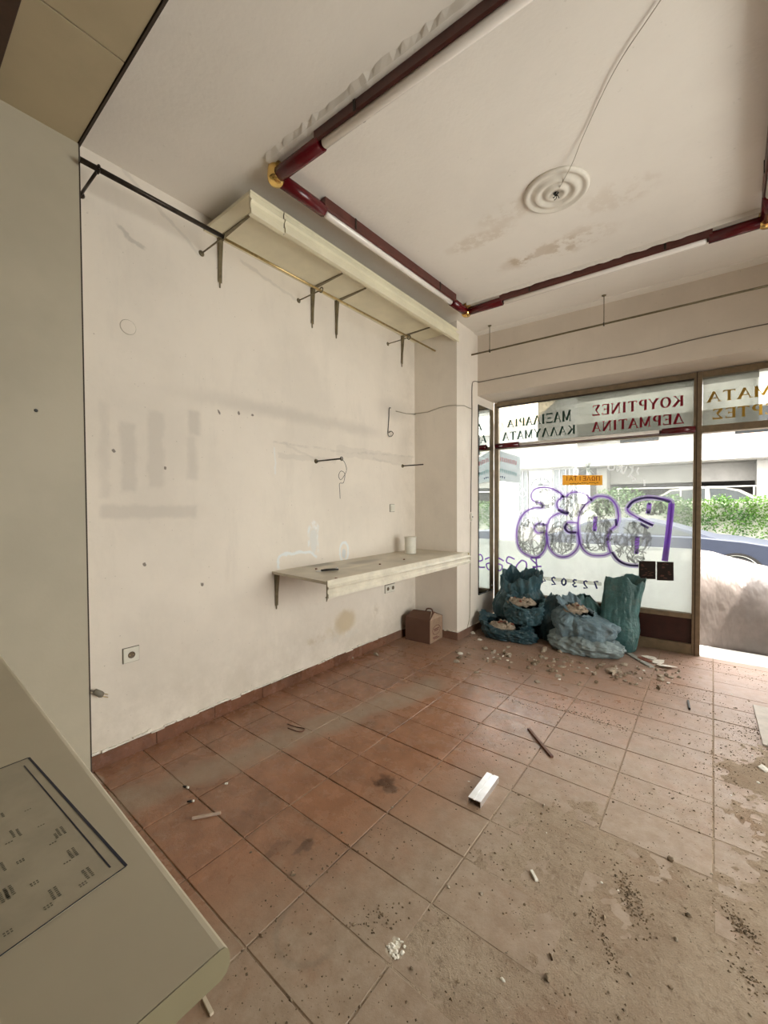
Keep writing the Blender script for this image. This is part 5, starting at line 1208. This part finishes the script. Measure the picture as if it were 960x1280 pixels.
bm = B(); pa = [(.375*math.cos(t_), .305+.375*math.sin(t_)) for t_ in [PI*k/16 for k in range(17)]]; pb = [(.325*math.cos(t_), .305+.335*math.sin(t_)) for t_ in [PI*k/16 for k in range(17)]]
for k in range(16): prism(bm, [(pa[k][0], -.012, pa[k][1]), (pa[k+1][0], -.012, pa[k+1][1]), (pb[k+1][0], -.012, pb[k+1][1]), (pb[k][0], -.012, pb[k][1])], (0, .03, 0))
obj('wheel_arch', bm, M_dark, car1)
obj('trim_strip', box(B(), -3.2, -.01, .52, -.45, .002, .56), M_dark, car1); obj('door_handle', box(B(), -1.6, -.02, .80, -1.42, .0, .83, .004), M_dark, car1)
obj('indicator', box(B(), .42, -.012, .60, .56, .004, .66, .004), simple('amber_lamp', (.8, .5, .3), .3), car1); obj('side_marker', box(B(), -.62, -.012, .60, -.50, .004, .65, .003), simple('pale_marker', (.8, .75, .65), .3), car1)
obj('bumper', box(B(), .5, -.02, .28, .84, 1.70, .48, .03), P_blue, car1)
# raised parking platform with hanging plants
pw = obj('planter_wall', box(B(), -3.2, 12.9, RZD, 14, 13.15, 1.42), simple('pale_wall', (.34, .35, .30), .9, var=.1)); tag(pw, 'pale parapet wall hung with green creeper across the street', 'wall')
pf = obj('raised_forecourt', box(B(), -3.2, 13.15, RZD, 14, 22, .45), M_pave); pf['kind'] = 'structure'
def leaf_cloud(name, pts, mat, lab, cat='plant', stems=None):
    V = []; F = []
    for (p, s) in pts:
        d = Vector((R.gauss(0, 1), R.gauss(0, .6)-.6, R.gauss(0, 1))).normalized(); a, b = frame_of(d); an = R.uniform(0, 6.28); u = a*math.cos(an)+b*math.sin(an); v = d.cross(u); k = len(V)
        V += [p-u*s*.5, p+v*s*.28, p+u*s*.6, p-v*s*.28]; F.append((k, k+1, k+2, k+3))
    e = empty(name, tuple(pts[0][0])); tag(e, lab, cat)
    o = obj('foliage', loc((lambda bm: bm)(bm_from(V, F)), e), mat, e); o['kind'] = 'stuff'; return e
def bm_from(V, F):
    bm = B(); vs = [bm.verts.new(v) for v in V]
    for f in F: bm.faces.new([vs[i] for i in f])
    return bm
def leaf_mat(name, c1, c2):
    t = NT(name); c = t.mix(t.step(t.noise(3, 4, .7), .35, .65), c1, c2); t.put(c, t.b.inputs['Base Color']); t.b.inputs['Roughness'].default_value = .5
    tr = t.n.new('ShaderNodeBsdfTranslucent'); t.put(c, tr.inputs[0]); mx = t.n.new('ShaderNodeMixShader'); mx.inputs[0].default_value = .3
    t.link(t.b.outputs[0], mx.inputs[1]); t.link(tr.outputs[0], mx.inputs[2]); t.link(mx.outputs[0], t.n['Material Output'].inputs[0]); return t.m
L1 = leaf_mat('creeper_leaf', (.018, .075, .006), (.065, .150, .008)); L2 = leaf_mat('bush_leaf', (.018, .055, .010), (.05, .11, .018))
pts = []; x = -.9
while x < 2.4:
    ln = R.uniform(.45, 1.05); n = int(ln*85)
    for k in range(n):
        tt = k/n; pts.append((Vector((x+R.gauss(0, .06)+.05*math.sin(tt*5+x), 12.86-R.uniform(0, .16), 1.50-ln*tt+R.gauss(0, .02))), R.uniform(.04, .085)))
    x += R.uniform(.03, .07)
leaf_cloud('hanging_creeper', pts, L1, 'bright green creeper hanging over the parapet wall seen through the door')
for (xc, zc_, rx_, rz_, n, lab) in ((-2.0, 1.45, .75, .42, 1500, 'green bush growing on the parapet behind the yellow sign'), (-.9, 1.38, .5, .28, 700, 'low green bush beside the mullion beyond the parked car'), (.15, 1.50, .22, .14, 120, 'sprig of creeper rising above the parapet beside the mullion'), (.75, 1.50, .35, .10, 130, 'leafy sprigs above the parapet in front of the beige car')):
    pts = []
    while len(pts) < n:
        u = Vector((R.uniform(-1, 1), R.uniform(-1, 1), R.uniform(-1, 1)))
        if u.length < 1: pts.append((Vector((xc+u.x*rx_, 12.58+u.y*.27, zc_+u.z*rz_)), R.uniform(.04, .09)))
    leaf_cloud('bush', pts, L2 if n > 300 else L1, lab, 'bush')
P_beige = simple('beige_car_paint', (.20, .19, .165), .45, var=.05, spec=.15)
body = [(-2.1, .3), (-2.15, .9), (-1.6, .98), (1.2, .98), (1.75, .85), (1.9, .6), (1.85, .3)]; cab = [(-1.45, .98), (-.9, 1.36), (-.3, 1.42), (.25, 1.40), (.62, 1.32), (1.15, .98)]
car2, zb, zt = car('parked_car', (-.05, 14.2, .45), 4, body, cab, 1.42, P_beige, 'beige car on the raised forecourt behind the creeper', None, None)
side_glass(car2, [(-1.3, 1.03), (-.88, 1.31), (-.12, 1.37), (-.12, 1.03)], zb, zt); side_glass(car2, [(-.0, 1.03), (-.03, 1.37), (.28, 1.36), (.58, 1.27), (.93, 1.03)], zb, zt)
tyre(car2, 1.2, .1, .31, .31, 1, M_tyre, M_rim); tyre(car2, -1.3, .1, .31, .31, 1, M_tyre, M_rim)
rg = empty('railing', (-3.0, 13.02, 1.42)); tag(rg, 'thin pale metal railing above the parapet wall', 'railing')
obj('top_bar', tube(B(), [(.9, 0, .40), (8, 0, .40)], .014, 8), simple('pale_bar', (.5, .5, .48), .5), rg)
for k in range(6): obj('post', tube(B(), [(.95+k*1.4, 0, 0), (.95+k*1.4, 0, .40)], .014, 8), M_steel, rg)
# apartment block on pilotis
M_conc = simple('grey_concrete', (.22, .215, .20), .9, var=.1, scale=3); M_wht = simple('white_render', (.62, .61, .58), .85, var=.06, scale=2); M_dk = simple('dark_garage_wall', (.05, .045, .042), .9)
ab = empty('apartment_building', (0, 15, 0)); tag(ab, 'apartment block with a dark open ground floor and white balconies across the street', 'building')
AL = lambda name, a, mat: obj(name, loc(box(B(), *a), ab), mat, ab)
AL('balcony_band', (-12, 14.6, 2.62, 16, 14.8, 3.20), M_wht); AL('balcony_band', (-12, 14.6, 4.0, 16, 14.8, 4.7), M_wht); AL('floor_slab', (-12, 14.8, 2.58, 16, 22, 2.80), M_conc); AL('floor_slab', (-12, 14.8, 4.3, 16, 22, 4.5), M_conc)
AL('balcony_coping', (-12, 14.56, 3.20, 16, 14.84, 3.26), simple('salmon_coping', (.50, .36, .28), .8)); AL('upper_wall', (-12, 16.2, 2.8, 16, 16.4, 5.2), M_wht)
AL('roof_slab', (-12, 14.9, 5.2, 16, 22, 5.4), M_conc)
AL('beam', (-2.9, 15.6, 2.05, 16, 15.9, 2.58), M_conc)
for xa in (.92, 5.2, 9.5): AL('column', (xa, 15.0, .45, xa+.55, 15.6, 2.58), M_conc)
AL('column', (-3.0, 15.0, .45, -2.7, 15.6, 2.58), M_conc)
AL('garage_wall', (-3.0, 19, .45, 16, 19.2, 2.58), M_dk); AL('side_wall', (-3.2, 15, .45, -3.0, 20, 2.58), M_dk)
AL('garage_wall', (-1.2, 17.0, .45, .86, 17.1, 1.95), M_dk)
for xa in (-8, -5.5, -2.5, .5, 3.5, 6.5): AL('window', (xa, 16.14, 2.85, xa+1.1, 16.19, 4.2), M_cglass)
# house entrance at the left
he = empty('house_entrance', (-4.5, 12.4, RZD)); tag(he, 'grey house front with white panelled door and steps, left through the window', 'building')
AH = lambda name, a, mat: obj(name, loc(box(B(), *a), he), mat, he)
M_ph = simple('pale_grey_render', (.36, .365, .36), .85, var=.08, scale=3); M_dw = simple('white_door_paint', (.60, .61, .60), .5); M_gg = simple('grille_glass', (.12, .135, .145), .3); M_dg = simple('light_grey_panel', (.27, .28, .28), .7)
AH('facade', (-10, 13.3, RZD, -3.25, 13.5, 5.3), M_ph); AH('canopy', (-10, 12.7, 2.52, -3.2, 13.3, 2.72), M_wht)
def xx(px, y=13.2): return on_y(px, 600, y).x
for a, b, m_, nm in ((648, 659, M_gg, 'side_light'), (661, 690, M_dw, 'door'), (692, 707, M_gg, 'side_light'), (712, 722, M_gg, 'side_light')):
    d_ = AH(nm, (xx(a), 13.22, .55, xx(b), 13.28, 2.45), m_)
    if nm == 'door':
        obj('door_panel', loc(box(B(), xx(665), 13.19, .7, xx(686), 13.215, 1.4, .01), he), M_dg, d_)
        bm = B(); c_ = Vector((xx(675.5), 13.20, 2.0))
        for k in range(7): a_ = PI*k/6; tube(bm, [c_, c_+Vector((.28*math.cos(a_), 0, .22*math.sin(a_)))], .012, 5)
        tube(bm, [c_+Vector((.28*math.cos(t_), 0, .22*math.sin(t_))) for t_ in [PI*k/12 for k in range(13)]], .016, 5)
        obj('fanlight', loc(bm, he), M_gg, d_)
    else:
        bm = B(); xa, xb = xx(a), xx(b); xm = (xa+xb)/2
        for q in (xa, xm, xb): tube(bm, [(q, 13.2, .55), (q, 13.2, 2.45)], .015, 5)
        for zc_ in (1.1, 1.75): tube(bm, [(xm-.12, 13.19, zc_), (xm, 13.19, zc_+.18), (xm+.12, 13.19, zc_), (xm, 13.19, zc_-.18), (xm-.12, 13.19, zc_)], .012, 5)
        obj('grille', loc(bm, he), M_dw, d_)
for k in range(5): AH('step', (xx(640, 12.6), 12.3+.18*k, RZD, xx(700, 12.6), 13.3, RZD+.16*(k+1)), M_conc)
bm = B(); tube(bm, [(xx(655, 12.5), 12.3, .75), (xx(668, 12.5), 13.1, 1.5)], .02, 6); tube(bm, [(xx(655, 12.5), 12.3, RZD), (xx(655, 12.5), 12.3, .75)], .02, 6); obj('handrail', loc(bm, he), M_dw, he)
# dark spiky palm in front of the entrance
pts = []; pc = on_y(735, 585, 12.6)
e = empty('spiky_plant', tuple(pc)); tag(e, 'grey-green spiky plant behind the yellow sign', 'plant'); bm = B()
for k in range(70):
    d = Vector((R.gauss(0, 1), R.gauss(0, 1), R.gauss(.2, .8))).normalized(); a, b = frame_of(d); Lq = R.uniform(.25, .5)
    bm.faces.new([bm.verts.new(a*.015), bm.verts.new(-a*.015), bm.verts.new(d*Lq)])
obj('foliage', bm, leaf_mat('spiky_leaf', (.035, .05, .04), (.07, .09, .07)), e)['kind'] = 'stuff'
obj('stem', tube(B(), [(0, 0, -1.2), (0, 0, 0)], .04, 8), M_steel, e)
# beige awning across the street, high at the left
aw = empty('awning', (-5, 11.2, 3.6)); tag(aw, 'beige awning with a zigzag edge across the street at the upper left', 'awning')
xa, xb = on_y(615, 520, 11.2).x, on_y(672, 520, 11.2).x; zt_ = on_y(650, 512, 11.2).z; zb_ = on_y(650, 524, 11.2).z
obj('canvas', loc(prism(B(), [(xa-2, 11.2, zb_), (xa-2, 13.3, zt_+.7), (xa-2, 13.3, zt_+.68), (xa-2, 11.2, zb_-.02)], (xb-xa+2, 0, 0)), aw), simple('beige_canvas', (.50, .40, .27), .8), aw)
bm = B(); k = xa-2; s_ = (xb-xa)/5
while k < xb-.01: prism(bm, [(k, 11.18, zb_), (k+s_, 11.18, zb_), (k+s_*.75, 11.18, zb_-.16), (k+s_*.25, 11.18, zb_-.16)], (0, .01, 0)); k += s_
obj('valance', loc(bm, aw), simple('tan_valance', (.42, .31, .20), .8), aw)
obj('arm', loc(tube(B(), [(xb-.05, 11.2, zb_), (xb-.05, 13.3, zb_-.5)], .02, 6), aw), M_wht, aw)
